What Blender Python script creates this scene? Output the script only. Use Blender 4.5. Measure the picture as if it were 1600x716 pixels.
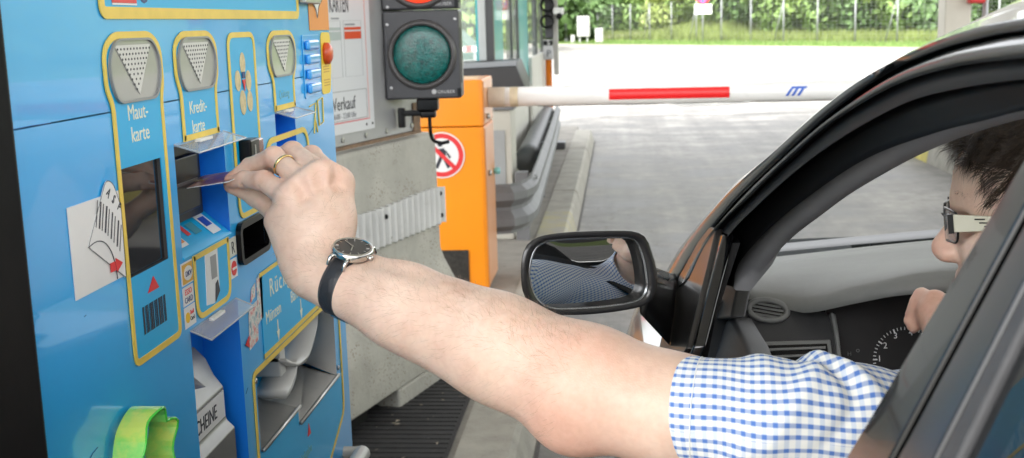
import bpy, bmesh, math, random
import numpy as np
from mathutils import Vector, Matrix, Euler
random.seed(7); rng = np.random.default_rng(7)
R = math.radians
for o in list(bpy.data.objects): bpy.data.objects.remove(o)
scene = bpy.context.scene
COL = scene.collection

# ------------------------------------------------------------------ camera
CAM_H = 1.45
FPX, CX, CY = 1800.0, 800.0, 358.0
YAW, PITCH, ROLL = R(5.4556), R(10.1719), R(1.7)
_f = np.array([-math.sin(YAW)*math.cos(PITCH), math.cos(YAW)*math.cos(PITCH), -math.sin(PITCH)])
_r0 = np.array([math.cos(YAW), math.sin(YAW), 0.0]); _u0 = np.cross(_r0, _f)
_r = _r0*math.cos(ROLL) - _u0*math.sin(ROLL); _u = _u0*math.cos(ROLL) + _r0*math.sin(ROLL)
cam_d = bpy.data.cameras.new('camera'); cam = bpy.data.objects.new('camera', cam_d); COL.objects.link(cam)
cam_d.sensor_width = 36.0; cam_d.lens = 36.0*FPX/1600.0; cam_d.clip_start = 0.02; cam_d.clip_end = 3000
cam.matrix_world = Matrix(((_r[0], _u[0], -_f[0], 0), (_r[1], _u[1], -_f[1], 0), (_r[2], _u[2], -_f[2], CAM_H), (0, 0, 0, 1)))
cam_d.dof.use_dof = True; cam_d.dof.focus_distance = 1.25; cam_d.dof.aperture_fstop = 13.0
scene.camera = cam

# ------------------------------------------------------------------ sky, sun, exposure
SUN_EL, SUN_AZ = R(52), R(200)
world = bpy.data.worlds.new('World'); scene.world = world; world.use_nodes = True
wn = world.node_tree; wn.nodes.clear()
w_out = wn.nodes.new('ShaderNodeOutputWorld'); w_bg = wn.nodes.new('ShaderNodeBackground')
w_sky = wn.nodes.new('ShaderNodeTexSky'); w_sky.sky_type = 'NISHITA'; w_sky.sun_disc = False
w_sky.sun_elevation = SUN_EL; w_sky.sun_rotation = SUN_AZ; w_sky.air_density = 1.0; w_sky.dust_density = 4.0; w_sky.ozone_density = 1.0
w_hs = wn.nodes.new('ShaderNodeHueSaturation'); w_hs.inputs['Saturation'].default_value = 0.12
wn.links.new(w_sky.outputs[0], w_hs.inputs['Color']); wn.links.new(w_hs.outputs[0], w_bg.inputs[0])
w_bg.inputs[1].default_value = 0.15
wn.links.new(w_bg.outputs[0], w_out.inputs[0])
sun_d = bpy.data.lights.new('sun', 'SUN'); sun_d.energy = 0.6; sun_d.angle = R(20); sun_d.color = (1.0, 0.96, 0.9)
sun = bpy.data.objects.new('sun', sun_d); COL.objects.link(sun)
# sun direction matches the sky's (rotation measured clockwise from +Y)
_sd = Vector((math.sin(SUN_AZ)*math.cos(SUN_EL), math.cos(SUN_AZ)*math.cos(SUN_EL), math.sin(SUN_EL)))
sun.rotation_euler = _sd.to_track_quat('Z', 'Y').to_euler()
vs = scene.view_settings
vs.view_transform = 'Standard'; vs.look = 'None'; vs.gamma = 1.0; vs.use_curve_mapping = False
vs.exposure = 2.48
cy = scene.cycles
cy.use_denoising = True; cy.max_bounces = 8; cy.glossy_bounces = 5; cy.transmission_bounces = 8; cy.transparent_max_bounces = 12
cy.diffuse_bounces = 4; cy.caustics_reflective = False; cy.caustics_refractive = False; cy.sample_clamp_indirect = 6.0

# ------------------------------------------------------------------ helpers
def ray(px, py): return _f + _r*((px-CX)/FPX) - _u*((py-CY)/FPX)
def onp(px, py, p0, n):
    d = ray(px, py); p0 = np.asarray(p0, float) - np.array([0, 0, CAM_H]); n = np.asarray(n, float)
    return d*((p0@n)/(d@n)) + np.array([0, 0, CAM_H])
def W(px, py, y): return onp(px, py, (0, y, 0), (0, 1, 0))      # the point of the place at distance y down the lane
def srgb(r, g, b):
    def c(v):
        v /= 255.0
        return v/12.92 if v <= 0.04045 else ((v+0.055)/1.055)**2.4
    return (c(r), c(g), c(b))

MATS = {}
def mat(name, col, rough=0.5, metal=0.0, var=0.0, vscale=8.0, bump=0.0, bscale=60.0, spec=None, coat=0.0, coat_rough=0.03,
        trans=0.0, ior=None, alpha=1.0, sss=0.0, emit=None, estr=0.0, stretch=None, rvar=0.0, stops=None, dirt=0.0, dirtcol=(0.05, 0.045, 0.04)):
    if name in MATS: return MATS[name]
    m = bpy.data.materials.new(name); m.use_nodes = True; MATS[name] = m
    nt = m.node_tree; N = nt.nodes; L = nt.links
    b = N['Principled BSDF']
    b.inputs['Base Color'].default_value = (*col, 1); b.inputs['Roughness'].default_value = rough; b.inputs['Metallic'].default_value = metal
    if spec is not None: b.inputs['Specular IOR Level'].default_value = spec
    if coat: b.inputs['Coat Weight'].default_value = coat; b.inputs['Coat Roughness'].default_value = coat_rough
    if trans: b.inputs['Transmission Weight'].default_value = trans
    if ior: b.inputs['IOR'].default_value = ior
    if alpha < 1: b.inputs['Alpha'].default_value = alpha
    if sss:
        b.inputs['Subsurface Weight'].default_value = sss; b.inputs['Subsurface Radius'].default_value = (1.0, 0.35, 0.2); b.inputs['Subsurface Scale'].default_value = 0.008
    if emit: b.inputs['Emission Color'].default_value = (*emit, 1); b.inputs['Emission Strength'].default_value = estr
    tc = N.new('ShaderNodeTexCoord'); co = tc.outputs['Object']
    if stretch:
        mp = N.new('ShaderNodeMapping'); mp.inputs['Scale'].default_value = stretch; L.new(co, mp.inputs[0]); co = mp.outputs[0]
    if var or rvar or stops:
        n1 = N.new('ShaderNodeTexNoise'); n1.inputs['Scale'].default_value = vscale; n1.inputs['Detail'].default_value = 6; n1.inputs['Roughness'].default_value = 0.62
        L.new(co, n1.inputs['Vector'])
        if var or stops:
            cr = N.new('ShaderNodeValToRGB'); L.new(n1.outputs['Fac'], cr.inputs[0])
            if stops:
                el = cr.color_ramp.elements
                el[0].position, el[0].color = stops[0][0], (*stops[0][1], 1); el[1].position, el[1].color = stops[-1][0], (*stops[-1][1], 1)
                for p, c in stops[1:-1]:
                    e = el.new(p); e.color = (*c, 1)
            else:
                cr.color_ramp.elements[0].position = 0.3; cr.color_ramp.elements[1].position = 0.7
                cr.color_ramp.elements[0].color = (*[c*(1-var) for c in col], 1); cr.color_ramp.elements[1].color = (*[min(1, c*(1+var)) for c in col], 1)
            L.new(cr.outputs[0], b.inputs['Base Color'])
        if rvar:
            mr = N.new('ShaderNodeMapRange'); mr.inputs['To Min'].default_value = max(0.02, rough-rvar); mr.inputs['To Max'].default_value = min(1, rough+rvar)
            mr.inputs['From Min'].default_value = 0.3; mr.inputs['From Max'].default_value = 0.7
            L.new(n1.outputs['Fac'], mr.inputs['Value']); L.new(mr.outputs[0], b.inputs['Roughness'])
    if dirt:
        n3 = N.new('ShaderNodeTexNoise'); n3.inputs['Scale'].default_value = vscale*2.3; n3.inputs['Detail'].default_value = 9; n3.inputs['Roughness'].default_value = 0.72
        L.new(co, n3.inputs['Vector'])
        r3 = N.new('ShaderNodeMapRange'); r3.inputs['From Min'].default_value = 0.56; r3.inputs['From Max'].default_value = 0.72; r3.inputs['To Max'].default_value = dirt
        L.new(n3.outputs['Fac'], r3.inputs['Value'])
        mx = N.new('ShaderNodeMix'); mx.data_type = 'RGBA'; mx.inputs['B'].default_value = (*dirtcol, 1)
        src = b.inputs['Base Color'].links[0].from_socket if b.inputs['Base Color'].links else None
        if src: L.new(src, mx.inputs['A'])
        else: mx.inputs['A'].default_value = (*col, 1)
        L.new(r3.outputs[0], mx.inputs['Factor']); L.new(mx.outputs['Result'], b.inputs['Base Color'])
    if bump:
        n2 = N.new('ShaderNodeTexNoise'); n2.inputs['Scale'].default_value = bscale; n2.inputs['Detail'].default_value = 5
        L.new(co, n2.inputs['Vector'])
        bp = N.new('ShaderNodeBump'); bp.inputs['Strength'].default_value = bump; bp.inputs['Distance'].default_value = 0.002
        L.new(n2.outputs['Fac'], bp.inputs['Height']); L.new(bp.outputs[0], b.inputs['Normal'])
    return m

def tag(o, label=None, cat=None, group=None, kind=None):
    if label: o['label'] = label
    if cat: o['category'] = cat
    if group: o['group'] = group
    if kind: o['kind'] = kind
    return o
def empty(name, loc=(0, 0, 0), rz=0.0):
    o = bpy.data.objects.new(name, None); COL.objects.link(o); o.location = loc; o.rotation_euler = (0, 0, rz); o.empty_display_size = 0.1
    return o
def obj(name, verts, faces, m, parent=None, smooth=False, uv=None):
    me = bpy.data.meshes.new(name)
    me.from_pydata([tuple(map(float, v)) for v in verts], [], [tuple(int(i) for i in f) for f in faces])
    me.materials.append(m)
    if smooth: me.polygons.foreach_set('use_smooth', np.ones(len(me.polygons), bool))
    if uv is not None:
        l = me.uv_layers.new(name='UVMap'); vi = np.empty(len(me.loops), int); me.loops.foreach_get('vertex_index', vi)
        l.data.foreach_set('uv', np.asarray(uv, np.float32)[vi].ravel())
    me.validate(); me.update()
    o = bpy.data.objects.new(name, me); COL.objects.link(o)
    if parent is not None:
        o.parent = parent; o.matrix_parent_inverse = Matrix.Translation(-parent.location)
    return o
def fix_normals(o):
    bm = bmesh.new(); bm.from_mesh(o.data); bmesh.ops.remove_doubles(bm, verts=bm.verts, dist=1e-6); bmesh.ops.recalc_face_normals(bm, faces=bm.faces); bm.to_mesh(o.data); bm.free(); return o
def bevel(o, w, seg=2, ang=30):
    b = o.modifiers.new('bevel', 'BEVEL'); b.width = w; b.segments = seg; b.limit_method = 'ANGLE'; b.angle_limit = R(ang); b.harden_normals = False
    o.data.polygons.foreach_set('use_smooth', np.ones(len(o.data.polygons), bool))
    e = o.modifiers.new('ws', 'WEIGHTED_NORMAL'); e.keep_sharp = True
    return o
class MB:
    "collects verts/faces of one part"
    def __init__(s): s.v = []; s.f = []
    def add(s, v, f):
        n = len(s.v); s.v += [tuple(map(float, p)) for p in v]; s.f += [tuple(i+n for i in q) for q in f]; return s
    def box(s, a, b, M=None):
        (x0, y0, z0), (x1, y1, z1) = a, b
        v = [(x0,y0,z0),(x1,y0,z0),(x1,y1,z0),(x0,y1,z0),(x0,y0,z1),(x1,y0,z1),(x1,y1,z1),(x0,y1,z1)]
        if M is not None: v = [M @ Vector(p) for p in v]
        return s.add(v, [(0,3,2,1),(4,5,6,7),(0,1,5,4),(1,2,6,5),(2,3,7,6),(3,0,4,7)])
    def tube(s, path, rad, seg=10, cap=True, closed=False):
        P = [Vector(p) for p in path]; n = len(P); rad = [rad]*n if not hasattr(rad, '__len__') else rad
        rings = []; up = None
        for i, p in enumerate(P):
            if closed: t = P[(i+1) % n] - P[i-1]
            else: t = P[min(i+1, n-1)] - P[max(i-1, 0)]
            t.normalize()
            if up is None:
                up = Vector((0, 0, 1)) if abs(t.z) < 0.9 else Vector((1, 0, 0))
            a = t.cross(up)
            if a.length < 1e-5: a = t.orthogonal()
            a.normalize(); c = a.cross(t).normalized(); up = c
            rings.append([p + a*(rad[i]*math.cos(2*math.pi*k/seg)) + c*(rad[i]*math.sin(2*math.pi*k/seg)) for k in range(seg)])
        return s.loft(rings, closed_u=True, closed_v=closed, cap=cap and not closed)
    def loft(s, rings, closed_u=False, closed_v=False, cap=False):
        n = len(rings[0]); m = len(rings); v = [p for r in rings for p in r]; f = []
        for i in range(m if closed_v else m-1):
            for j in range(n if closed_u else n-1):
                a = i*n+j; b = i*n+(j+1) % n; i2 = (i+1) % m; f.append((a, b, i2*n+(j+1) % n, i2*n+j))
        if cap: f.append(tuple(range(n))[::-1]); f.append(tuple((m-1)*n+k for k in range(n)))
        return s.add(v, f)
    def prism(s, poly, fn, t):
        "poly: 2-D outline, fn(a,b,h) -> 3-D, thickness t"
        n = len(poly); v = [fn(a, b, 0) for a, b in poly] + [fn(a, b, t) for a, b in poly]
        return s.add(v, [tuple(range(n))[::-1], tuple(range(n, 2*n))] + [(i, (i+1) % n, n+(i+1) % n, n+i) for i in range(n)])
    def lathe(s, prof, seg, M):
        "prof: (radius, height) about local z, M maps to place"
        rings = [[M @ Vector((r*math.cos(2*math.pi*k/seg), r*math.sin(2*math.pi*k/seg), h)) for k in range(seg)] for r, h in prof]
        return s.loft(rings, closed_u=True, cap=True)
    def build(s, name, m, parent=None, smooth=False, fix=True, bev=0, seg=2, uv=None):
        o = obj(name, s.v, s.f, m, parent, smooth, uv)
        if fix and uv is None: fix_normals(o)
        if bev: bevel(o, bev, seg)
        return o
def ring_poly(pts, w):
    "inner offset of a closed counter-clockwise polygon"
    P = [Vector((a, b)) for a, b in pts]; n = len(P); out = []
    for i in range(n):
        e0 = (P[i]-P[i-1]); e1 = (P[(i+1) % n]-P[i])
        e0.normalize(); e1.normalize()
        n0 = Vector((-e0.y, e0.x)); n1 = Vector((-e1.y, e1.x)); h = (n0+n1)
        if h.length < 1e-6: h = n0.copy()
        h.normalize(); c = max(0.35, h.dot(n0)); out.append(tuple(P[i] + h*(w/c)))
    return out
def rrect(a0, a1, b0, b1, r, n=5):
    out = []
    for cx_, cy_, s in ((a1-r, b0+r, -90), (a1-r, b1-r, 0), (a0+r, b1-r, 90), (a0+r, b0+r, 180)):
        for k in range(n+1):
            t = R(s + 90*k/n); out.append((cx_+r*math.cos(t), cy_+r*math.sin(t)))
    return out
def round_poly(pts, rad, n=4):
    "round the corners of a polygon; rad one number or one per corner"
    P = [Vector(p) for p in pts]; m = len(P); out = []
    for i in range(m):
        r = rad[i] if hasattr(rad, '__len__') else rad
        a, p, c = P[i-1], P[i], P[(i+1) % m]; da = (a-p); dc = (c-p)
        r_ = min(r, da.length*0.48, dc.length*0.48); q0 = p+da.normalized()*r_; q1 = p+dc.normalized()*r_
        for k in range(n+1):
            t = k/n; out.append(tuple(q0*(1-t)**2 + p*(2*t*(1-t)) + q1*t*t))
    return out
def text(name, body, size, loc, M3, m, parent, align='LEFT', xs=1.0, ext=0.0002, shear=0.0, spacing=1.0):
    "lettering; M3 columns are reading direction, up, out"
    c = bpy.data.curves.new(name, 'FONT'); c.body = body; c.size = size; c.align_x = align; c.extrude = ext; c.shear = shear; c.space_character = spacing
    c.resolution_u = 3
    o = bpy.data.objects.new(name, c); COL.objects.link(o); c.materials.append(m)
    mw = M3.to_4x4() @ Matrix.Diagonal((xs, 1, 1, 1)); mw.translation = Vector(loc); o.matrix_world = mw
    if parent is not None:
        o.parent = parent; o.matrix_parent_inverse = Matrix.Translation(-parent.location)
    return o
def copy_tree(o, parent=None):
    c = o.copy(); COL.objects.link(c); c.parent = parent
    for ch in list(o.children): copy_tree(ch, c)
    return c
def lerp(a, b, t): return a + (b-a)*t
def resample(pts, n, cat=True):
    "smooth (Catmull-Rom) resampling of a polyline by arc length"
    P = np.asarray(pts, float)
    if cat and len(P) > 2:
        Q = np.vstack([2*P[0]-P[1], P, 2*P[-1]-P[-2]]); D = []
        for i in range(1, len(Q)-2):
            for t in np.linspace(0, 1, 12, endpoint=False):
                D.append(0.5*((2*Q[i]) + (-Q[i-1]+Q[i+1])*t + (2*Q[i-1]-5*Q[i]+4*Q[i+1]-Q[i+2])*t*t + (-Q[i-1]+3*Q[i]-3*Q[i+1]+Q[i+2])*t**3))
        D.append(P[-1]); P = np.array(D)
    s = np.r_[0, np.cumsum(np.linalg.norm(np.diff(P, axis=0), axis=1))]; u = np.linspace(0, s[-1], n)
    return np.stack([np.interp(u, s, P[:, k]) for k in range(P.shape[1])], 1)

# ================================================================== SETTING
M_conc_road = mat('road concrete', (0.28, 0.27, 0.25), 0.60, vscale=1.6, bump=0.8, bscale=60, rvar=0.14, stretch=(0.7, 1.0, 1.0), stops=[(.36, (.125, .119, .109)), (.5, (.235, .224, .204)), (.62, (.36, .345, .315))], dirt=0.5, dirtcol=(0.13, 0.125, 0.115))
M_ground = mat('meadow soil', (0.10, 0.15, 0.04), 0.9, var=0.3, vscale=0.4)
M_kerb = mat('kerb concrete', (0.36, 0.345, 0.30), 0.8, var=0.18, vscale=7, bump=0.8, bscale=120, dirt=0.5, dirtcol=(0.10, 0.09, 0.075))
M_kerb_y = mat('kerb worn yellow paint', (0.42, 0.40, 0.30), 0.75, vscale=9, bump=0.8, bscale=120, stops=[(0.38, (0.36, 0.345, 0.30)), (0.55, (0.40, 0.37, 0.25)), (0.75, (0.44, 0.39, 0.2))], dirt=0.4)
M_kerb_yy = mat('kerb yellow paint', (0.58, 0.50, 0.12), 0.7, var=0.2, vscale=9, bump=0.6, bscale=120, dirt=0.4)
M_isl = mat('island paving', (0.27, 0.255, 0.225), 0.85, var=0.2, vscale=5, bump=0.8, bscale=100, dirt=0.4)
M_white = mat('white paint', (0.78, 0.78, 0.76), 0.5, var=0.04, vscale=6)
M_galv = mat('galvanised steel', (0.42, 0.43, 0.43), 0.45, metal=0.7, var=0.12, vscale=14)
M_leaf = []
for i, c in enumerate([(0.13, 0.21, 0.05), (0.19, 0.28, 0.07), (0.09, 0.16, 0.05), (0.24, 0.30, 0.08)]):
    m = mat('foliage %d' % i, c, 0.6, var=0.35, vscale=1.3)
    b = m.node_tree.nodes['Principled BSDF']; b.inputs['Subsurface Weight'].default_value = 0.0
    M_leaf.append(m)

# ground, road, verge
KA, KB = np.array([-3.58, 68.5]), np.array([10.1, 44.65])           # far edge of the paved yard
KD = (KB-KA)/np.linalg.norm(KB-KA); KN = np.array([-KD[1], KD[0]])
if KN[1] < 0: KN = -KN
def verge(t, s): return KA + KD*t + KN*s                             # t along the far kerb, s metres behind it
g = MB(); g.add([(-900, -500, -0.012), (900, -500, -0.012), (900, 1500, -0.012), (-900, 1500, -0.012)], [(0, 1, 2, 3)])
tag(g.build('ground', M_ground), kind='structure')
p = [verge(-90, 0), verge(150, 0)]
rd = MB(); rd.add([(p[0][0], -60, 0), (p[1][0], -60, 0), (p[1][0], p[1][1], 0), (p[0][0], p[0][1], 0)], [(0, 1, 2, 3)])
road = rd.build('road', M_conc_road)
tag(road, kind='structure')
nt = M_conc_road.node_tree; L = nt.links; b = nt.nodes['Principled BSDF']                 # long tyre tracks and stains along the lane
tcx = nt.nodes.new('ShaderNodeTexCoord'); mpx = nt.nodes.new('ShaderNodeMapping'); mpx.inputs['Scale'].default_value = (2.6, .10, 1); L.new(tcx.outputs['Object'], mpx.inputs[0])
nz = nt.nodes.new('ShaderNodeTexNoise'); nz.inputs['Scale'].default_value = 1.0; nz.inputs['Detail'].default_value = 8; nz.inputs['Roughness'].default_value = .7; L.new(mpx.outputs[0], nz.inputs['Vector'])
rz_ = nt.nodes.new('ShaderNodeMapRange'); rz_.inputs['From Min'].default_value = .38; rz_.inputs['From Max'].default_value = .62; rz_.inputs['To Min'].default_value = .78; rz_.inputs['To Max'].default_value = 1.08; L.new(nz.outputs['Fac'], rz_.inputs['Value'])
n5 = nt.nodes.new('ShaderNodeTexNoise'); n5.inputs['Scale'].default_value = 9.0; n5.inputs['Detail'].default_value = 9; n5.inputs['Roughness'].default_value = .75; L.new(tcx.outputs['Object'], n5.inputs['Vector'])
r5 = nt.nodes.new('ShaderNodeMapRange'); r5.inputs['From Min'].default_value = .35; r5.inputs['From Max'].default_value = .65; r5.inputs['To Min'].default_value = .70; r5.inputs['To Max'].default_value = 1.18; L.new(n5.outputs['Fac'], r5.inputs['Value'])
mm = nt.nodes.new('ShaderNodeMath'); mm.operation = 'MULTIPLY'; L.new(rz_.outputs[0], mm.inputs[0]); L.new(r5.outputs[0], mm.inputs[1])
vm = nt.nodes.new('ShaderNodeVectorMath'); vm.operation = 'SCALE'; L.new(b.inputs['Base Color'].links[0].from_socket, vm.inputs[0]); L.new(mm.outputs[0], vm.inputs['Scale']); L.new(vm.outputs[0], b.inputs['Base Color'])
# expansion joints of the slab: thin dark seams
M_seam = mat('joint sealant', (0.10, 0.095, 0.09), 0.8, var=0.2, vscale=20)
for i, y in enumerate((17.4, 22.6, 27.8)):
    k = MB(); k.box((-0.28, y, -0.003), (2.9, y+0.012, 0.004)); k.build('expansion_joint', M_seam, road)
k = MB(); k.box((-0.298, -6, -0.003), (-0.286, 14, 0.0045)); k.build('expansion_joint', M_seam, road)
# lane paint out in the yard
M_mark = mat('road marking', (0.72, 0.72, 0.70), 0.6, var=0.1, vscale=4)
for (x0, y0, x1, y1) in ((3.1, 25, 3.25, 28), (2.4, 31, 2.55, 34), (1.5, 38, 1.65, 41), (5.2, 20, 5.35, 23), (-0.6, 33, -0.45, 36)):
    k = MB(); k.box((x0, y0, 0.001), (x1, y1, 0.005)); k.build('lane_dash', M_mark, road)
vg = MB(); pts = [verge(-90, 0.02), verge(150, 0.02), verge(150, 4.0), verge(-90, 4.0)]
vg.add([(q[0], q[1], z) for q, z in zip(pts, (0.12, 0.12, 0.16, 0.16))] + [(q[0], q[1], -0.1) for q in pts], [(0, 1, 2, 3), (0, 4, 5, 1)])
tag(vg.build('grass_verge', mat('mown grass', (0.12, 0.18, 0.035), 0.85, var=0.25, vscale=1.5, bump=0.6, bscale=30)), kind='structure')
kb = MB(); a, b2 = verge(-90, -0.13), verge(150, -0.13); c, d = verge(150, 0.018), verge(-90, 0.018)
kb.add([(q[0], q[1], z) for z in (0.0, 0.124) for q in (a, b2, c, d)], [(0, 1, 5, 4), (4, 5, 6, 7), (1, 2, 6, 5), (3, 0, 4, 7), (2, 3, 7, 6)])
tag(kb.build('far_kerb', M_kerb), kind='structure')
# slope behind the fence
def GZ(s): return 0.15 + 0.035*(s-4) + 0.16*max(0, s-15)
sl = MB(); nt_, ns_ = 60, 16; rows = []
for j in range(ns_):
    s = 4.0 + 90*(j/(ns_-1))**1.7; row = []
    for i in range(nt_):
        t = -80 + 200*i/(nt_-1); q = verge(t, s)
        mound = 1.5*math.exp(-((t-4)/4.0)**2)*min(1, (s-4)/5)
        row.append((q[0], q[1], GZ(s) + mound*.6 + 0.25*math.sin(t*0.7+s*0.4)*min(1, (s-4)/6)))
    rows.append(row)
sl.loft(rows)
tag(sl.build('meadow_slope', mat('meadow', (0.12, 0.16, 0.035), 0.9, var=0.35, vscale=0.7, bump=0.6, bscale=12), smooth=True), kind='structure')
# tall grass on the slope and mown blades on the verge
def grass(name, n, t0, t1, s0, s1, h0, h1, m, label, seed):
    r = np.random.default_rng(seed); V = []; F = []
    for i in range(n):
        t = r.uniform(t0, t1); s = s0 + (s1-s0)*r.random()**1.5; q = verge(t, s); mound = 1.5*math.exp(-((t-4)/4.0)**2)*max(0, min(1, (s-4)/5))
        z = 0.13 + (0.01*s if s < 4 else GZ(s)-.13 + mound*.6)
        h = r.uniform(h0, h1); a = r.uniform(0, 6.28); w = 0.012+0.03*h; dx, dy = math.cos(a)*w, math.sin(a)*w; bx, by = r.normal(0, 0.22*h, 2); k = len(V)
        V += [(q[0]-dx, q[1]-dy, z), (q[0]+dx, q[1]+dy, z), (q[0]+bx, q[1]+by, z+h)]; F.append((k, k+1, k+2))
    o = obj(name, V, F, m); tag(o, label, 'grass', kind='stuff'); return o
grass('tall_grass', 22000, -14, 34, 4.3, 10, 0.15, 0.5, mat('tall grass', (0.145, 0.185, 0.045), 0.8, var=0.35, vscale=0.9), 'tall yellow-green meadow grass on the slope behind the wire fence', 3)
grass('verge_grass', 9000, -12, 36, 0.1, 4.2, 0.05, 0.16, mat('verge blades', (0.10, 0.17, 0.035), 0.8, var=0.3, vscale=1.2), 'short mown grass on the verge in front of the wire fence', 4)

# trees and bushes beyond the fence
def crown_mesh(seed, rx, ry, rz, n, leaf):
    r = np.random.default_rng(seed); lob = r.normal(0, 1, (11, 3)); lob /= np.linalg.norm(lob, axis=1)[:, None]
    cen = lob*np.array([rx, ry, rz])*r.uniform(0.35, 0.75, (11, 1)); rad = r.uniform(0.32, 0.55, 11)
    V = []; F = []
    for i in range(n):
        k = r.integers(11); u = r.normal(0, 1, 3); u /= np.linalg.norm(u); rr = r.uniform(0.55, 1.0)**0.6
        p = cen[k] + u*rr*rad[k]*np.array([rx, ry, rz]) + r.normal(0, 0.05, 3)
        a = r.normal(0, 1, 3); a /= np.linalg.norm(a); b = np.cross(a, u + r.normal(0, 0.5, 3)); b /= np.linalg.norm(b)+1e-9; s = leaf*r.uniform(0.6, 1.4); q = len(V)
        V += [p-a*s, p-b*s*0.5, p+a*s, p+b*s*0.5]; F.append((q, q+1, q+2, q+3))
    return V, F
def trunk_mb(h, r0, seed):
    r = np.random.default_rng(seed); mb = MB(); path = [(r.normal(0, .05)*i, r.normal(0, .05)*i, h*i/5) for i in range(6)]
    mb.tube(path, [r0*(1-0.13*i) for i in range(6)], 7)
    for i in range(4):
        a = r.uniform(0, 6.28); z0 = h*r.uniform(.35, .7); l = h*r.uniform(.4, .6)
        mb.tube([(0, 0, z0), (math.cos(a)*l*.5, math.sin(a)*l*.5, z0+l*.5), (math.cos(a)*l*.9, math.sin(a)*l*.9, z0+l)], [r0*.5, r0*.35, r0*.15], 5)
    return mb
M_bark = mat('bark', (0.10, 0.075, 0.05), 0.9, var=0.3, vscale=6)
protos = []
for i in range(4):
    V, F = crown_mesh(20+i, 2.6, 2.6, 2.2, 5200, 0.17)
    me = bpy.data.meshes.new('crown'); me.from_pydata([tuple(v) for v in V], [], F); me.materials.append(M_leaf[i]); me.update()
    tb = trunk_mb(2.6, 0.14, 50+i); tm = bpy.data.meshes.new('trunk'); tm.from_pydata(tb.v, [], tb.f); tm.materials.append(M_bark); tm.update()
    protos.append((me, tm))
def t_at(px, s):                                                      # place along the verge seen at picture column px
    p0 = verge(0, s); p = onp(px, 45, (p0[0], p0[1], 0), (KN[0], KN[1], 0)); return float((p[:2]-KA)@KD)
TREES = [  # picture column, s behind the kerb, scale, kind, words
    (962, 12, 1.25, 2, 'dark bush above the left end of the low pale wall'),
    (1000, 13, 1.4, 0, 'mid green tree above the right end of the low pale wall'),
    (1040, 9.5, 0.85, 3, 'pale yellow-green bush left of the no-stopping sign'),
    (1076, 10, 1.0, 3, 'yellow-green shrub right behind the no-stopping sign'),
    (1112, 10, 1.15, 1, 'bright green bush just right of the no-stopping sign'),
    (1148, 9, 1.0, 0, 'green bush in the gap right of the bright bush by the sign'),
    (1190, 10, 1.2, 2, 'dark dense bush left of the second braced fence post'),
    (1232, 9, 1.05, 0, 'green bush behind the braced post above the red barrier stripe end'),
    (1275, 9.5, 1.1, 1, 'light green bush above the blue barrier logo'),
    (1318, 9, 1.05, 0, 'rounded green bush above the lower part of the car roof line'),
    (1362, 9.5, 1.15, 2, 'dark bush left of the last braced fence post'),
    (1408, 9, 1.05, 1, 'bright bush behind the last braced fence post'),
    (1455, 9.5, 1.15, 0, 'green bush left of the beige canopy column'),
    (1512, 9.5, 1.15, 2, 'dark bush right of the beige canopy column')]
for i, (px_, s, sc, k, lab) in enumerate(TREES):
    t = t_at(px_, s); q = verge(t, s); mound = 1.5*math.exp(-((t-4)/4.0)**2)
    root = empty('bush' if sc < 1.3 else 'tree', (q[0], q[1], 0.1 + GZ(s)-.13 + mound*.6), random.uniform(0, 6.28)); root.scale = (sc, sc, sc)
    for me, nm, z in ((protos[k][0], 'crown', 2.0), (protos[k][1], 'trunk', 0)):
        o = bpy.data.objects.new(nm, me); COL.objects.link(o); o.parent = root; o.location = (0, 0, z)
    tag(root, lab, 'bush' if sc < 1.3 else 'tree', 'bushes and trees behind the wire fence')
for i, (x, y, sc, k, lab) in enumerate([(-7.2, 58, 1.7, 1, 'bright green tree seen through the booth window'), (-5.0, 74, 1.8, 2, 'dark tree behind the booth windows and the surveillance camera')]):
    root = empty('tree', (x, y, 0), i*1.3); root.scale = (sc,)*3
    for me, nm, z in ((protos[k][0], 'crown', 2.0), (protos[k][1], 'trunk', 0)):
        o = bpy.data.objects.new(nm, me); COL.objects.link(o); o.parent = root; o.location = (0, 0, z)
    tag(root, lab, 'tree', 'trees beyond the booth')

# wire fence
fence = tag(empty('wire_fence', (0, 0, 0)), 'tall wire mesh fence with slim grey posts along the grass verge', 'fence')
M_post = mat('fence post', (0.24, 0.25, 0.25), 0.5, metal=0.2, var=0.1, vscale=3)
FT = []
for px in (874, 898, 912, 934, 957, 985, 1015, 1049, 1088, 1127, 1173, 1224, 1277, 1336, 1402, 1475, 1560):
    FT.append(t_at(px, 4.25))
for i, t in enumerate(FT):
    q = verge(t, 4.25); mb = MB(); mb.tube([(q[0], q[1], 0.05), (q[0], q[1], 2.3)], 0.035, 6); mb.build('post', M_post, fence, smooth=True)
    if i in (0, 3, 6, 8, 11, 14):
        q2 = verge(t-0.75, 4.25); mb = MB(); mb.tube([(q2[0], q2[1], 0.05), (q[0], q[1], 2.1)], 0.025, 6); mb.build('brace', M_post, fence, smooth=True)
mb = MB()
for j in range(15):
    z = 0.2 + 2.08*j/14; a = verge(FT[0]-8, 4.25); b2 = verge(FT[-1]+6, 4.25); mb.tube([(a[0], a[1], z), (b2[0], b2[1], z)], 0.004, 4)
for j in range(150):
    q = verge(FT[0]-6 + (FT[-1]-FT[0]+10)*j/149, 4.25); mb.tube([(q[0], q[1], .2), (q[0], q[1], 2.28)], 0.003, 3)
o = mb.build('wire_mesh', M_post, fence); o['kind'] = 'stuff'
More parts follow.
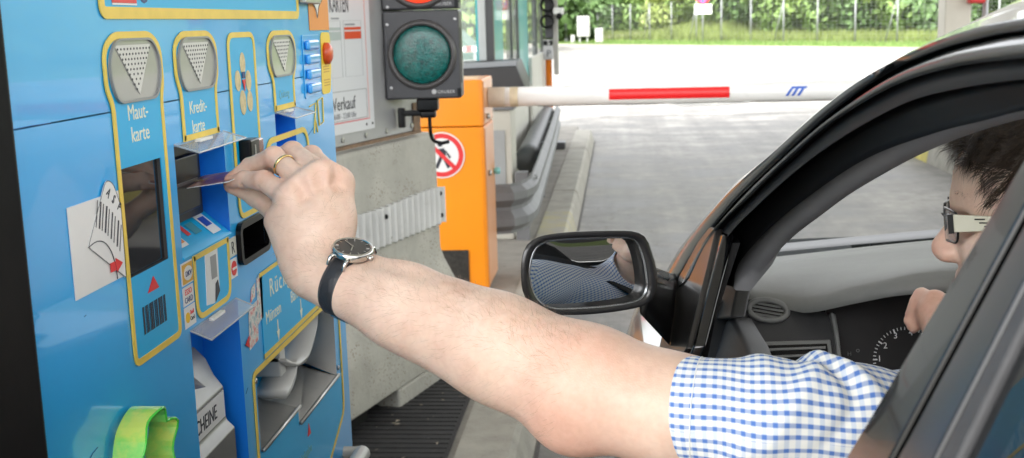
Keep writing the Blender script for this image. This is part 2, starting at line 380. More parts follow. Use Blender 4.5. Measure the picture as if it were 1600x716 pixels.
# low pale wall, cabinets, sign and pole by the fence
q0, q1 = W(938, 60, 62), W(1008, 52, 66)
wy = float(verge(t_at(975, 5.5), 5.5)[1]); wa, wb = W(941, 66, wy), W(1011, 50, wy)
mb = MB(); mb.loft([[(wa[0], wy, 0), (wa[0], wy, W(941, 57, wy)[2]), (wa[0], wy+.4, W(941, 57, wy)[2]), (wa[0], wy+.4, 0)], [(wb[0], wy, 0), (wb[0], wy, wb[2]), (wb[0], wy+.4, wb[2]), (wb[0], wy+.4, 0)]], closed_u=True, cap=True)
tag(mb.build('low_wall', mat('pale stone wall', (0.22, 0.20, 0.16), 0.85, var=0.2, vscale=3, bump=.6, bscale=20), bev=.02), 'low pale stone wall behind the wire fence', 'wall')
def cabinet(name, px0, px1, py0, py1, y, label, legs):
    y = float(verge(t_at((px0+px1)/2, y), y)[1])
    a = W(px0, py1, y); b = W(px1, py0, y); t = tag(empty(name, ((a[0]+b[0])/2, y, 0.12)), label, 'cabinet', 'utility cabinets by the fence')
    z0 = a[2]+(0.3 if legs else 0); mb = MB(); mb.box((a[0], y, z0), (b[0], y+.45, b[2])); body = mb.build('housing', mat('cabinet grey white', (.38, .38, .36), .5, var=.05), t, bev=.03)
    mb = MB(); mb.box((a[0]+.05, y-.012, z0+.06), (b[0]-.05, y-.001, b[2]-.06)); mb.build('door', MATS['cabinet grey white'], t, bev=.01)
    if legs:
        for x in (a[0]+.1, b[0]-.2):
            mb = MB(); mb.box((x, y+.1, 0.1), (x+.1, y+.3, z0)); mb.build('leg', M_galv, t)
cabinet('utility_cabinet', 902, 921, 25, 66, 1.2, 'tall white utility cabinet on two legs before the fence', True)
cabinet('utility_cabinet', 930, 942, 44, 67, 1.2, 'short white utility cabinet right of the tall one', False)
cabinet('utility_cabinet', 892, 898, 55, 69, 0.8, 'very small white cabinet left of the tall white one', False)
PY = float(verge(t_at(885, 2), 2)[1])
lp = tag(empty('lamp_pole', (W(885, 66, PY)[0], PY, 0.12)), 'tall slim grey pole at the left end of the fence', 'pole')
x = W(885, 66, PY)[0]; mb = MB(); mb.tube([(x, PY, 0.1), (x, PY, 6.0)], [.09, .06], 8); mb.build('shaft', M_post, lp, smooth=True)
mb = MB(); mb.tube([(x, PY, .1), (x, PY, .35)], .13, 8); mb.build('foot', M_post, lp, smooth=True)
mb = MB(); mb.box((x-.12, PY-.8, 5.95), (x+.12, PY+.2, 6.08)); mb.build('lamp_head', M_galv, lp, bev=.03)
sg = tag(empty('no_stopping_sign', (0, 0, 0)), 'round red and blue no-stopping sign above a white plate', 'sign')
SY_ = float(verge(t_at(1098, 2.2), 2.2)[1])
x = W(1098, 20, SY_)[0]; mb = MB(); mb.tube([(x, SY_, 0.1), (x, SY_, 2.5)], 0.035, 8); mb.build('post', M_post, sg, smooth=True)
zp0, zp1 = W(1098, 22, SY_)[2], W(1098, 7, SY_)[2]; xa, xb = W(1085, 15, SY_)[0], W(1112, 15, SY_)[0]
mb = MB(); mb.box((xa, SY_-.06, zp0), (xb, SY_-.04, zp1)); mb.build('plate', M_white, sg)
Mz = Matrix.Translation((x, SY_-.04, zp1+.34)) @ Matrix.Rotation(R(90), 4, 'X')
mb = MB(); mb.lathe([(0.001, 0), (.34, 0), (.34, .02), (.001, .02)], 28, Mz); mb.build('red_ring', mat('sign red', (0.6, 0.03, 0.04), .4), sg)
mb = MB(); mb.lathe([(0.001, .021), (.24, .021), (.24, .026), (.001, .026)], 28, Mz); mb.build('blue_disc', mat('sign blue', (0.02, 0.12, 0.5), .4), sg)
mb = MB()
mb.box((-.3, -.035, .0265), (.3, .035, .03), Mz @ Matrix.Rotation(R(45), 4, 'Z')); mb.box((-.3, -.035, .0305), (.3, .035, .034), Mz @ Matrix.Rotation(R(-45), 4, 'Z'))
mb.build('red_cross', MATS['sign red'], sg)

# ------------------------------------------------ canopy over the toll lanes
M_can = mat('canopy soffit', (0.78, 0.78, 0.76), 0.6, var=0.05, vscale=1)
cn = tag(empty('canopy', (0, 0, 0)), 'flat pale toll canopy roof high over the lanes', 'canopy')
mb = MB(); mb.box((-6, -5, 5.6), (7.5, 12.8, 6.1)); mb.build('roof_slab', M_can, cn)
mb = MB(); mb.box((-6.05, -5.15, 5.55), (7.55, -5, 6.3)); mb.build('fascia', M_white, cn)
mb = MB(); mb.box((-6.05, 12.8, 5.55), (7.55, 12.95, 6.3)); mb.build('fascia', M_white, cn)
M_col = mat('beige column paint', (0.55, 0.52, 0.45), 0.55, var=0.06, vscale=3)
for (x, y, lab) in ((3.39, 12.2, 'square beige canopy column above the car roof at the right'),):
    c = tag(empty('canopy_column', (x, y, .15)), lab, 'column')
    mb = MB(); mb.box((x-.13, y-.13, .3), (x+.13, y+.13, 5.6)); mb.build('shaft', M_col, c, bev=.02)
    mb = MB(); mb.box((x-.2, y-.2, .14), (x+.2, y+.2, .3)); mb.build('base', M_kerb, c, bev=.02)
# red hose box on the right island
hb = tag(empty('red_box', (3.72, 12.0, 1.5)), 'small red box on a post beside the beige canopy column', 'box')
mb = MB(); mb.box((3.47, 11.95, 1.5), (3.62, 12.1, 1.75)); mb.build('housing', mat('red enamel', (0.55, 0.03, 0.03), .4, var=.1), hb, bev=.02)
mb = MB(); mb.tube([(3.66, 12.1, .15), (3.66, 12.1, 1.8)], .03, 8); mb.build('post', M_galv, hb, smooth=True)

# ------------------------------------------------ islands and kerbs
def kerb_run(parent, x_out, side, ys, width=0.18, h=0.15, pats=None, m=M_kerb):
    "kerb stones along the lane; side = +1 when the road lies at larger x"
    for i in range(len(ys)-1):
        y0, y1 = ys[i]+0.004, ys[i+1]-0.004
        xo, xt, xi = x_out + side*0.035, x_out, x_out - side*width; dz = random.uniform(-.004, .004); sx = random.uniform(-.004, .004)
        prof = [(xo+sx, -0.02), (xo+sx, .02), (xt+sx+side*.006, h-.02+dz), (xt+sx-side*.012, h+dz), (xi, h+dz), (xi, -0.02)]
        mb = MB(); mb.loft([[(a, y0, b) for a, b in prof], [(a, y1, b) for a, b in prof]], closed_u=True, cap=True)
        mb.build('kerb_stone', (pats[i] if pats else m), parent)
isl = MB(); isl.box((-2.6, -6, -0.05), (-0.5105, 14.5, 0.143))
island = isl.build('island', M_isl); tag(island, kind='structure')
ysl = [-2.0, -1, 0, 1.0, 2.0, 2.9, 3.9, 4.9, 5.9, 6.9, 7.9, 8.9, 9.9, 10.9, 11.9, 12.9, 13.9]
kerb_run(island, -0.335, 1, ysl, pats=[M_kerb]*6+[M_kerb_y]*1+[M_kerb]*2+[M_kerb_y]*1+[M_kerb]*8)
isr = MB(); isr.box((3.155, 3, -0.05), (5.2, 15, 0.243)); island_r = isr.build('island_right', M_isl); tag(island_r, kind='structure')
pat = [M_kerb, M_kerb, M_kerb_yy, M_kerb, M_kerb_yy, M_kerb, M_kerb, M_kerb_yy, M_kerb, M_kerb]
kerb_run(island_r, 2.98, -1, [4+1.05*i for i in range(11)], h=0.25, pats=pat)
# rubber mat beside the machine
M_rub = mat('ribbed rubber', (0.018, 0.018, 0.019), 0.75, var=0.25, vscale=10, bump=0.4, bscale=80, dirt=.35, dirtcol=(.10, .095, .085))
mt = tag(empty('rubber_mat', (-0.9, 3.0, .143)), 'black ribbed rubber mat on the island beside the kerb', 'mat')
mb = MB(); mb.box((-1.25, 1.7, .146), (-.535, 4.35, .155)); mb.build('sheet', M_rub, mt)
mb = MB()
for i in range(66):
    y = 1.72 + i*.04; mb.box((-1.24, y, .1555), (-.545, y+.030, .1585))
o = mb.build('rib', M_rub, mt); o['kind'] = 'stuff'
# loose leaves and grit on the mat and road
M_grit = mat('dry litter', (0.35, 0.31, 0.24), .9, var=.3, vscale=40)
V = []; F = []
for i in range(260):
    if i < 90: x, y, z = random.uniform(-1.2, -.56), random.uniform(2.4, 4.2), .1625
    else: x, y, z = random.uniform(-.28, .3), random.uniform(3, 9), .0015
    a = random.uniform(0, 6.28); l = random.uniform(.003, .012); w = l*random.uniform(.2, .6); k = len(V); ca, sa = math.cos(a), math.sin(a)
    V += [(x-ca*l, y-sa*l, z), (x+sa*w, y-ca*w, z+.002), (x+ca*l, y+sa*l, z+.001), (x-sa*w, y+ca*w, z+.003)]; F.append((k, k+1, k+2, k+3))
tag(obj('litter', V, F, M_grit), 'dry bits of leaf and grit on the mat and road', 'litter', kind='stuff')

# ================================================================== TOLL MACHINE (front face is the vertical plane x = X0)
X0 = -0.44
def Fc(y, z, h=0.0): return (X0+h, y, z)
MT = Matrix(((0, 0, 1), (1, 0, 0), (0, 1, 0)))                      # reading direction +y, up +z, out +x
M_blue = mat('machine blue enamel', srgb(34, 168, 236), 0.30, var=0.04, vscale=3, coat=0.65, coat_rough=0.025, bump=0.02, bscale=14)
M_cyan = mat('cyan foil', srgb(6, 170, 226), 0.32, var=0.03, vscale=5)
M_yel = mat('yellow foil', srgb(228, 196, 82), 0.45, var=0.08, vscale=30)
M_deep = mat('recess blue', srgb(20, 122, 224), 0.35, var=0.05, vscale=9)
M_blk = mat('black housing', (0.003, 0.003, 0.0035), 0.30, spec=.25, var=0.2, vscale=20)
M_rubber = mat('black rubber', (0.005, 0.005, 0.005), 0.55, spec=.2, var=0.2, vscale=14, bump=.2)
M_dglass = mat('dark display glass', (0.012, 0.012, 0.014), 0.05, spec=0.9)
M_lens = mat('grey lens', (0.33, 0.33, 0.32), 0.28, var=0.06, vscale=12, coat=.4)
M_lensw = mat('pale perforated plate', (0.62, 0.61, 0.58), 0.5, var=0.05)
M_lensg = mat('greenish lens', (0.36, 0.40, 0.30), 0.3, var=0.06, vscale=12, coat=.4)
M_acr = mat('clear acrylic', (0.75, 0.78, 0.8), 0.06, alpha=0.28, spec=0.6)
M_steel = mat('brushed steel', (0.42, 0.415, 0.40), 0.34, metal=0.9, var=0.10, vscale=8, stretch=(1, 8, 1), rvar=.08)
M_lett = mat('pale lettering', srgb(232, 228, 205), 0.5)
M_paper = mat('sticker white', (0.75, 0.75, 0.74), 0.4, var=0.03, vscale=20)
M_red = mat('red print', srgb(214, 44, 48), 0.45)
M_ink = mat('dark ink', (0.02, 0.022, 0.035), 0.5)
M_navy = mat('navy print', srgb(30, 50, 110), 0.45)
M_orange_s = mat('orange sticker', srgb(226, 138, 40), 0.45, var=.05)
mach = tag(empty('toll_machine', (X0-.2, 1.27, .143)), 'tall blue toll payment machine with yellow outlined panels', 'toll machine')
YL, YR, ZB, ZT = 0.797, 1.757, 0.774, 1.86

def plate(name, y0, y1, z0, z1, holes, m, x=0.0):
    ys = sorted({y0, y1, *[h[0] for h in holes], *[h[1] for h in holes]}); zs = sorted({z0, z1, *[h[2] for h in holes], *[h[3] for h in holes]})
    ys = [v for v in ys if y0 <= v <= y1]; zs = [v for v in zs if z0 <= v <= z1]; mb = MB()
    for i in range(len(ys)-1):
        for j in range(len(zs)-1):
            yc, zc = (ys[i]+ys[i+1])/2, (zs[j]+zs[j+1])/2
            if any(h[0] < yc < h[1] and h[2] < zc < h[3] for h in holes): continue
            mb.add([Fc(ys[i], zs[j], x), Fc(ys[i+1], zs[j], x), Fc(ys[i+1], zs[j+1], x), Fc(ys[i], zs[j+1], x)], [(0, 1, 2, 3)])
    o = mb.build(name, m, mach); return o
H1 = (1.104, 1.250, 1.224, 1.338); H2 = (1.449, 1.541, 1.235, 1.343); H3 = (1.108, 1.257, 0.90, 1.147)
H4 = (1.302, 1.684, 0.943, 1.041); H5 = (1.466, 1.684, 0.919, 0.943); H6 = (0.975, 1.067, 1.233, 1.332); H7 = (1.272, 1.372, 1.186, 1.226)
holes = [H1, H2, H3, H4, H5, H6, H7]
ZS = 1.3832
plate('lower_door', YL, YR, ZB, ZS-.0006, holes, M_blue)
plate('upper_door', YL, YR, ZS+.0006, ZT, holes, M_blue)
mb = MB(); mb.box((X0-.46, YL, ZB), (X0-.06, YR, ZT)); mb.build('cabinet', M_blue, mach)
mb = MB(); mb.add([Fc(YL, ZB), Fc(YL, ZT), Fc(YL, ZT, -.06), Fc(YL, ZB, -.06)], [(0, 1, 2, 3)]); mb.add([Fc(YR, ZB), Fc(YR, ZT), Fc(YR, ZT, -.06), Fc(YR, ZB, -.06)], [(0, 1, 2, 3)])
mb.add([Fc(YL, ZB), Fc(YR, ZB), Fc(YR, ZB, -.06), Fc(YL, ZB, -.06)], [(0, 1, 2, 3)]); mb.add([Fc(YL, ZT), Fc(YR, ZT), Fc(YR, ZT, -.06), Fc(YL, ZT, -.06)], [(0, 1, 2, 3)])
mb.build('door_return', M_blue, mach)
mb = MB(); mb.box((X0-.44, .92, .143), (X0-.10, 1.62, ZB)); mb.build('pedestal', mat('grey pedestal', (.14, .145, .15), .5, var=.1), mach)
# black frame on the near side, with the bright edge trim
mb = MB(); mb.loft([[(X0+.012, .786, z), (X0+.004, .770, z), (X0-.012, .700, z), (X0-.30, .66, z), (X0-.30, .792, z), (X0-.02, .792, z)] for z in (ZB-.3, ZT)], closed_u=True, cap=True)
mb.build('side_frame', M_rubber, mach, bev=.004)
mb = MB(); mb.box((X0-.05, .7925, ZB), (X0+.004, .7985, ZT)); mb.build('edge_trim', mat('pale blue trim', srgb(96, 178, 232), .3, coat=.4), mach, bev=.002)

def recess(name, h, depth, m):
    y0, y1, z0, z1 = h; mb = MB()
    a = [Fc(y0, z0), Fc(y1, z0), Fc(y1, z1), Fc(y0, z1)]; b = [Fc(y0, z0, -depth), Fc(y1, z0, -depth), Fc(y1, z1, -depth), Fc(y0, z1, -depth)]
    mb.add(a+b, [(4, 5, 6, 7)] + [(i, (i+1) % 4, 4+(i+1) % 4, 4+i) for i in range(4)])
    return mb.build(name, m, mach)
def sheet(name, poly, h, m, parent=mach, t=0.0006):
    mb = MB(); mb.prism(poly, lambda a, b, k: Fc(a, b, h+k), t); return mb.build(name, m, parent)
def outline(name, poly, w, h, m, parent=mach, t=0.0012):
    inn = ring_poly(poly, w); n = len(poly); mb = MB()
    V = [Fc(*p, h+t) for p in poly] + [Fc(*p, h+t) for p in inn] + [Fc(*p, h) for p in poly] + [Fc(*p, h) for p in inn]; F = []
    for i in range(n):
        j = (i+1) % n; F += [(i, j, n+j, n+i), (2*n+i, 2*n+j, j, i), (n+i, n+j, 3*n+j, 3*n+i)]
    mb.add(V, F); return mb.build(name, m, parent)
def punched(name, poly, hole, h, m, t=0.0006):
    "sheet with one rectangular hole: the polygon is split in four round the hole"
    y0, y1, z0, z1 = hole
    def clip(P, ax, v, keep_less):
        out = []
        for i in range(len(P)):
            a, b = P[i-1], P[i]; ia = (a[ax] <= v) == keep_less; ib = (b[ax] <= v) == keep_less
            if ia != ib:
                tt = (v-a[ax])/(b[ax]-a[ax]); out.append((a[0]+(b[0]-a[0])*tt, a[1]+(b[1]-a[1])*tt))
            if ib: out.append(b)
        return out
    mb = MB(); band = clip(clip(poly, 1, z1, True), 1, z0, False)
    for q in (clip(poly, 1, z1, False), clip(poly, 1, z0, True), clip(band, 0, y0, True), clip(band, 0, y1, False)):
        if len(q) > 2: mb.prism(q, lambda a, b, k: Fc(a, b, h+k), t)
    return mb.build(name, m, mach, fix=False)
def keyhole(hy0, hy1, ny0, ny1, zt, zs0, zn, zb, rb=.012, head_n=1):
    P = [(ny0, zb), (ny1, zb), (ny1, zn), (hy1, zs0), (hy1, lerp(zs0, zt, .72)), (lerp(hy1, hy0, .18), zt), (lerp(hy0, hy1, .18), zt), (hy0, lerp(zs0, zt, .72)), (hy0, zs0), (ny0, zn)]
    return round_poly(P, [rb, rb, .012, .02, .02, .02, .02, .02, .02, .012], 4)
def lens(y0, y1, z0, z1, m, cols, rows, parent_name='lens'):
    P = round_poly([(y0+.012, z0), (y1-.012, z0), (y1, lerp(z0, z1, .35)), (y1, lerp(z0, z1, .7)), (y1-.016, z1), (y0+.016, z1), (y0, lerp(z0, z1, .7)), (y0, lerp(z0, z1, .35))], .014, 4)
    o = sheet(parent_name, P, 0.0015, m); outline('lens_rim', P, .0022, .0022, mat('lens rim grey', (.25, .26, .27), .35), o, .002)
    w = y1-y0; ym = (y0+y1)/2; tri = [(ym-w*.40+w*.02, z1-.006), (ym+.004, z0+.006), (ym+w*.32, z1-.006)]
    t = sheet('triangle_plate', tri, .0023, M_lensw, o)
    mb = MB()
    for r_ in range(rows):
        f = r_/(rows-1); zz = lerp(z1-.0095, z0+.011, f); hw = w*.36*(1-f)*.96
        n = max(1, int(round(cols*(1-f)+.3)))
        for c in range(n):
            yy = ym-w*.02 + (0 if n == 1 else lerp(-hw, hw, c/(n-1)))*.9
            mb.prism([(yy+.0014*math.cos(a), zz+.0012*math.sin(a)) for a in np.linspace(0, 6.283, 7)[:-1]], lambda a, b, k: Fc(a, b, .0030+k), .0002)
    d = mb.build('perforation', M_ink, o); d['kind'] = 'stuff'
    return o

# top panel
P = rrect(.962, 1.588, 1.463, 1.80, .012); sheet('top_panel', ring_poly(P, .004), .0004, M_cyan); outline('panel_outline', P, .0105, .0006, M_yel)
sheet('red_field', [(.988, 1.477), (1.040, 1.477), (1.040, 1.52), (.988, 1.52)], .0012, M_red)
sheet('white_line', [(.988, 1.4752), (1.040, 1.4752), (1.040, 1.4768), (.988, 1.4768)], .0012, M_paper)
text('lettering', '\u00d6', .030, Fc(1.046, 1.4775, .0012), MT, M_navy, mach)
# --- toll-card panel
P = keyhole(.959, 1.089, .969, 1.083, 1.452, 1.402, 1.388, 1.151); punched('card_panel', ring_poly(P, .003), H6, .0004, M_cyan); outline('panel_outline', P, .0062, .0006, M_yel)
lens(.968, 1.080, 1.389, 1.446, M_lens, 11, 9)
text('lettering', 'Maut-', .0200, Fc(1.0, 1.3730, .0012), MT, M_lett, mach, xs=.98); text('lettering', 'karte', .0200, Fc(1.004, 1.3530, .0012), MT, M_lett, mach, xs=.98)
recess('window_box', H6, .03, mat('window box', (.05, .05, .05), .5))
y0, y1, z0, z1 = H6; mb = MB(); mb.box(Fc(y0+.001, z0+.001, -.006), Fc(y1-.001, z1-.001, -.003)); mb.build('ticket_window', M_dglass, mach)
sheet('triangle_mark', [(1.010, 1.2115), (1.036, 1.2115), (1.025, 1.2245)], .0012, M_red)
bw = [3, 1, 2, 1, 1, 3, 2, 1, 1, 2, 3, 1, 2, 1, 2]; yy = .995; mb = MB()
for i, b in enumerate(bw):
    wd = .0012*b
    mb.prism([(yy, 1.1755), (yy+wd, 1.1755), (yy+wd, 1.2015), (yy, 1.2015)], lambda a, c, k: Fc(a, c, .0012+k), .0002); yy += wd + .0012*(1+(i*7 % 3 == 0))
mb.build('barcode', M_ink, mach)
# --- white ticket pictogram
sheet('pictogram_sticker', [(.871, 1.2385), (.9675, 1.2385), (.9675, 1.3145), (.871, 1.3145)], .0004, M_paper)
tk = round_poly([(.899, 1.277), (.966, 1.236), (.9685, 1.300), (.957, 1.323), (.943, 1.328)], [.004, .002, .006, .012, .008], 3)
o = sheet('ticket_shape', tk, .0012, M_paper); outline('ticket_edge', tk, .0006, .0018, M_ink, o, .0002)
crv = [(.899+.0, 1.277), (.915, 1.279), (.930, 1.275), (.941, 1.264), (.9465, 1.250), (.9475, 1.2395)]
mb = MB(); q = resample(crv, 14); mb.tube([Fc(a, b, .0022) for a, b in q], .00045, 4); mb.build('curl_line', M_ink, mach)
for i in range(9):
    t = i/8; a = (lerp(.916, .957, t), lerp(1.291, 1.262, t)+.0035*math.sin(t*3)); wd = (.0010, .0022, .0012, .0026, .001, .002, .0012, .0024, .001)[i]
    sheet('barcode_bar', [a, (a[0]+wd, a[1]-.0006), (a[0]+wd+.0075, a[1]+.0215), (a[0]+.0075, a[1]+.022)], .0019, M_ink, mach, .0002)
for i, ch in enumerate('ASF'):
    Mr = MT @ Matrix.Rotation(R(-52), 3, 'Z'); text('lettering', ch, .0125, Fc(.9405+.0095*i, 1.3155-.0078*i, .0021), Mr, M_ink, mach, xs=.7)
sheet('red_arrow', [(.9365, 1.2475), (.9475, 1.2475), (.9475, 1.245), (.9605, 1.2515), (.9475, 1.258), (.9475, 1.2555), (.9365, 1.2555)], .0019, M_red)
# --- credit-card panel
P = keyhole(1.119, 1.245, 1.129, 1.235, 1.451, 1.405, 1.389, 1.340, rb=.001); sheet('credit_panel', ring_poly(P, .003), .0004, M_cyan); outline('panel_outline', P, .0062, .0006, M_yel)
lens(1.127, 1.236, 1.390, 1.445, M_lens, 11, 9)
text('lettering', 'Kredit-', .0190, Fc(1.151, 1.3665, .0012), MT, M_lett, mach, xs=.92); text('lettering', 'karte', .0190, Fc(1.155, 1.3468, .0012), MT, M_lett, mach, xs=.92)
recess('card_recess', H1, .034, M_deep)
cr = MB(); cr.box(Fc(1.106, 1.252, -.033), Fc(1.226, 1.336, -.020)); card_reader = cr.build('card_reader', M_blk, mach, bev=.002)
mb = MB(); mb.box(Fc(1.118, 1.262, -.0198), Fc(1.205, 1.322, -.014)); mb.build('reader_bezel', M_blk, card_reader, bev=.003)
mb = MB(); mb.box(Fc(1.128, 1.2925, -.0138), Fc(1.196, 1.2955, -.0125)); mb.build('slot_lip', mat('slot lip', (.05, .05, .055), .3), card_reader)
mb = MB(); mb.add([Fc(1.1045, 1.2245, .0015), Fc(1.2495, 1.2245, .0015), Fc(1.2495, 1.254, -.0335), Fc(1.1045, 1.254, -.0335), Fc(1.1045, 1.2225, .0015), Fc(1.2495, 1.2225, .0015), Fc(1.2495, 1.251, -.0335), Fc(1.1045, 1.251, -.0335)], [(0, 1, 2, 3), (0, 4, 5, 1), (1, 5, 6, 2), (3, 2, 6, 7), (0, 3, 7, 4)])
shelf = mb.build('sloped_shelf', M_cyan, mach)
def on_shelf(y, s, k=.0006):                                        # s 0..1 up the slope
    return (X0+lerp(.0015, -.0335, s)+k*.64, y, lerp(1.2245, 1.254, s)+k*.77)
def shelf_patch(name, ya, yb, s0, s1, m, k=.0006):
    mb = MB(); mb.add([on_shelf(ya, s0, k), on_shelf(yb, s0, k), on_shelf(yb, s1, k), on_shelf(ya, s1, k)], [(0, 1, 2, 3)]); mb.build(name, m, shelf)
shelf_patch('card_sticker', 1.112, 1.142, .25, .85, M_paper); shelf_patch('red_blob', 1.116, 1.129, .35, .75, M_red, .0009); shelf_patch('orange_blob', 1.127, 1.139, .35, .75, M_orange_s, .0011)
shelf_patch('red_mark', 1.158, 1.168, .45, .8, M_red); shelf_patch('grey_mark', 1.176, 1.196, .4, .75, mat('teal print', srgb(60, 140, 160), .4))
shelf_patch('blue_sticker', 1.210, 1.236, .2, .85, M_paper); shelf_patch('blue_swoosh', 1.214, 1.232, .45, .75, mat('royal blue print', srgb(30, 70, 170), .4), .0009)
def awning(y0, y1, z, out, drop, splay):
    mb = MB(); a = [Fc(y0, z, .0), Fc(y1, z, 0), Fc(y1+splay, z-drop, out), Fc(y0+splay*.2, z-drop, out)]
    mb.add(a + [(p[0], p[1], p[2]-.0022) for p in a], [(0, 1, 2, 3), (4, 7, 6, 5), (0, 4, 5, 1), (1, 5, 6, 2), (2, 6, 7, 3), (3, 7, 4, 0)])
    o = mb.build('clear_awning', M_acr, mach)
    mb = MB(); mb.box(Fc(lerp(y0, y1, .35), z-.0035, out*.1), Fc(lerp(y0, y1, .60), z-.0005, out*.35)); mb.build('clip', M_paper, o)  # white block standing in for the highlight on the clear sheet
    mb = MB(); e = [Fc(y0, z-.001, .0005), Fc(y0+splay*.2, z-drop-.001, out), Fc(y1+splay, z-drop-.001, out), Fc(y1, z-.001, .0005)]; mb.tube(e, .0009, 5); mb.build('edge', mat('acrylic edge', (.35, .38, .4), .2), o)
awning(1.104, 1.250, 1.341, .026, .008, .0)
# sub panel with card picture
P = round_poly([(1.128, 1.1525), (1.236, 1.1525), (1.238, 1.2225), (1.128, 1.2225)], [.02, .02, .001, .001], 5); sheet('insert_panel', ring_poly(P, .003), .0004, M_cyan); outline('panel_outline', P, .0058, .0006, M_yel)
sheet('card_picture', [(1.157, 1.163), (1.180, 1.160), (1.198, 1.170), (1.200, 1.2165), (1.162, 1.2165)], .0010, M_paper)
sheet('card_chip', [(1.176, 1.187), (1.192, 1.187), (1.192, 1.212), (1.176, 1.212)], .0018, mat('grey print', (.3, .3, .3), .5)); sheet('finger_print', [(1.182, 1.161), (1.197, 1.170), (1.193, 1.183), (1.186, 1.18)], .0018, M_ink)
# acceptance stickers
def sticker(y0, y1, z0, z1, m=M_paper): return sheet('sticker', [(y0, z0), (y1, z0), (y1, z1), (y0, z1)], .0004, m)
s = sticker(1.0945, 1.1255, 1.1975, 1.2205); sheet('sticker_frame', [(1.0965, 1.199), (1.1235, 1.199), (1.1235, 1.219), (1.0965, 1.219)], .0011, mat('ochre print', srgb(214, 164, 60), .5), s)
sheet('sticker_oval', [(1.110+.011*math.cos(a), 1.209+.0075*math.sin(a)) for a in np.linspace(0, 6.283, 17)[:-1]], .0018, M_paper, s)
text('lettering', 'DKV', .0078, Fc(1.110, 1.2062, .0026), MT, M_navy, s, 'CENTER', xs=1.05)
s = sticker(1.0945, 1.1235, 1.1765, 1.1955); text('lettering', 'ESSO', .0085, Fc(1.109, 1.1873, .0011), MT, M_red, s, 'CENTER', xs=1.0); text('lettering', 'CARD', .0085, Fc(1.109, 1.1790, .0011), MT, M_navy, s, 'CENTER', xs=.95)
s = sticker(1.0945, 1.1245, 1.1535, 1.1750); sheet('yellow_mark', [(1.102+.0055*math.cos(a), 1.164+.0055*math.sin(a)) for a in np.linspace(0, 6.283, 13)[:-1]], .0011, mat('yellow print', srgb(240, 190, 40), .5), s)
text('lettering', 'Shell', .0062, Fc(1.109, 1.1655, .0011), MT, M_red, s, xs=.9); text('lettering', 'Card', .0062, Fc(1.109, 1.1590, .0011), MT, M_ink, s, xs=.9)
s = sticker(1.2405, 1.2640, 1.197, 1.2185, mat('cream paper', (.62, .62, .55), .5)); text('lettering', 'R', .020, Fc(1.252, 1.2005, .0011), MT, M_ink, s, 'CENTER', xs=.9)
s = sticker(1.2385, 1.2620, 1.1725, 1.1945); sheet('red_roundel', [(1.250+.0085*math.cos(a), 1.1835+.0085*math.sin(a)) for a in np.linspace(0, 6.283, 17)[:-1]], .0011, M_red, s)
sheet('roundel_bar', [(1.243, 1.1822), (1.257, 1.1822), (1.257, 1.1848), (1.243, 1.1848)], .0018, M_paper, s)
# --- coin panel with the five coins
P = round_poly([(1.284, 1.233), (1.366, 1.233), (1.379, 1.30), (1.381, 1.448), (1.281, 1.448), (1.279, 1.29)], [.016, .016, .03, .02, .02, .03], 5); sheet('coin_panel', ring_poly(P, .003), .0004, M_cyan); outline('panel_outline', P, .0062, .0006, M_yel)
M_coin = mat('cream coin print', srgb(206, 186, 142), .5, var=.25, vscale=90)
for (yc, zc, ry, rz) in ((1.330, 1.4115, .0095, .013), (1.309, 1.3925, .0100, .012), (1.3475, 1.3905, .0100, .0125), (1.3225, 1.3665, .0110, .0145), (1.3485, 1.3665, .0100, .0125)):
    o = sheet('coin_picture', [(yc+ry*math.cos(a), zc+rz*math.sin(a)) for a in np.linspace(0, 6.283, 17)[:-1]], .0011, M_coin)
sheet('centre_mark', [(1.3235, 1.393), (1.335, 1.393), (1.330, 1.379)], .0018, M_red); sheet('blue_mark', [(1.324, 1.3945), (1.334, 1.3945), (1.334, 1.402), (1.324, 1.402)], .0018, M_navy)
dv = MB(); dv.box(Fc(1.296, 1.285, .0), Fc(1.330, 1.325, .016)); dev = dv.build('coin_unit', M_blk, mach, bev=.003)
mb = MB(); mb.box(Fc(1.331, 1.288, .0), Fc(1.362, 1.322, .011)); mb.build('red_lamp', mat('smoked red lens', (.16, .02, .02), .12, coat=.5), dev, bev=.003)
mb = MB(); mb.box(Fc(1.308, 1.292, .0161), Fc(1.312, 1.318, .0168)); mb.build('coin_slit', M_steel, dev)
recess('return_slot', H7, .03, M_blk); P = rrect(1.266, 1.378, 1.181, 1.231, .012); outline('slot_frame', P, .007, .0005, M_blk, t=.006)
# --- receipt panel
P = keyhole(1.429, 1.559, 1.447, 1.543, 1.4485, 1.402, 1.385, 1.346, rb=.001); sheet('receipt_panel', ring_poly(P, .003), .0004, M_cyan); outline('panel_outline', P, .0068, .0006, M_yel)
lens(1.438, 1.549, 1.389, 1.4425, M_lensg, 11, 8); text('lettering', 'Quittung', .0150, Fc(1.493, 1.3615, .0012), MT, mat('faded print', srgb(120, 175, 190), .5), mach, 'CENTER', xs=.86)
recess('receipt_recess', H2, .034, M_deep); awning(1.449, 1.541, 1.346, .027, .008, .008)
P = rrect(1.395, 1.60, 1.175, 1.315, .03); outline('panel_outline', P, .0075, .0006, M_yel)
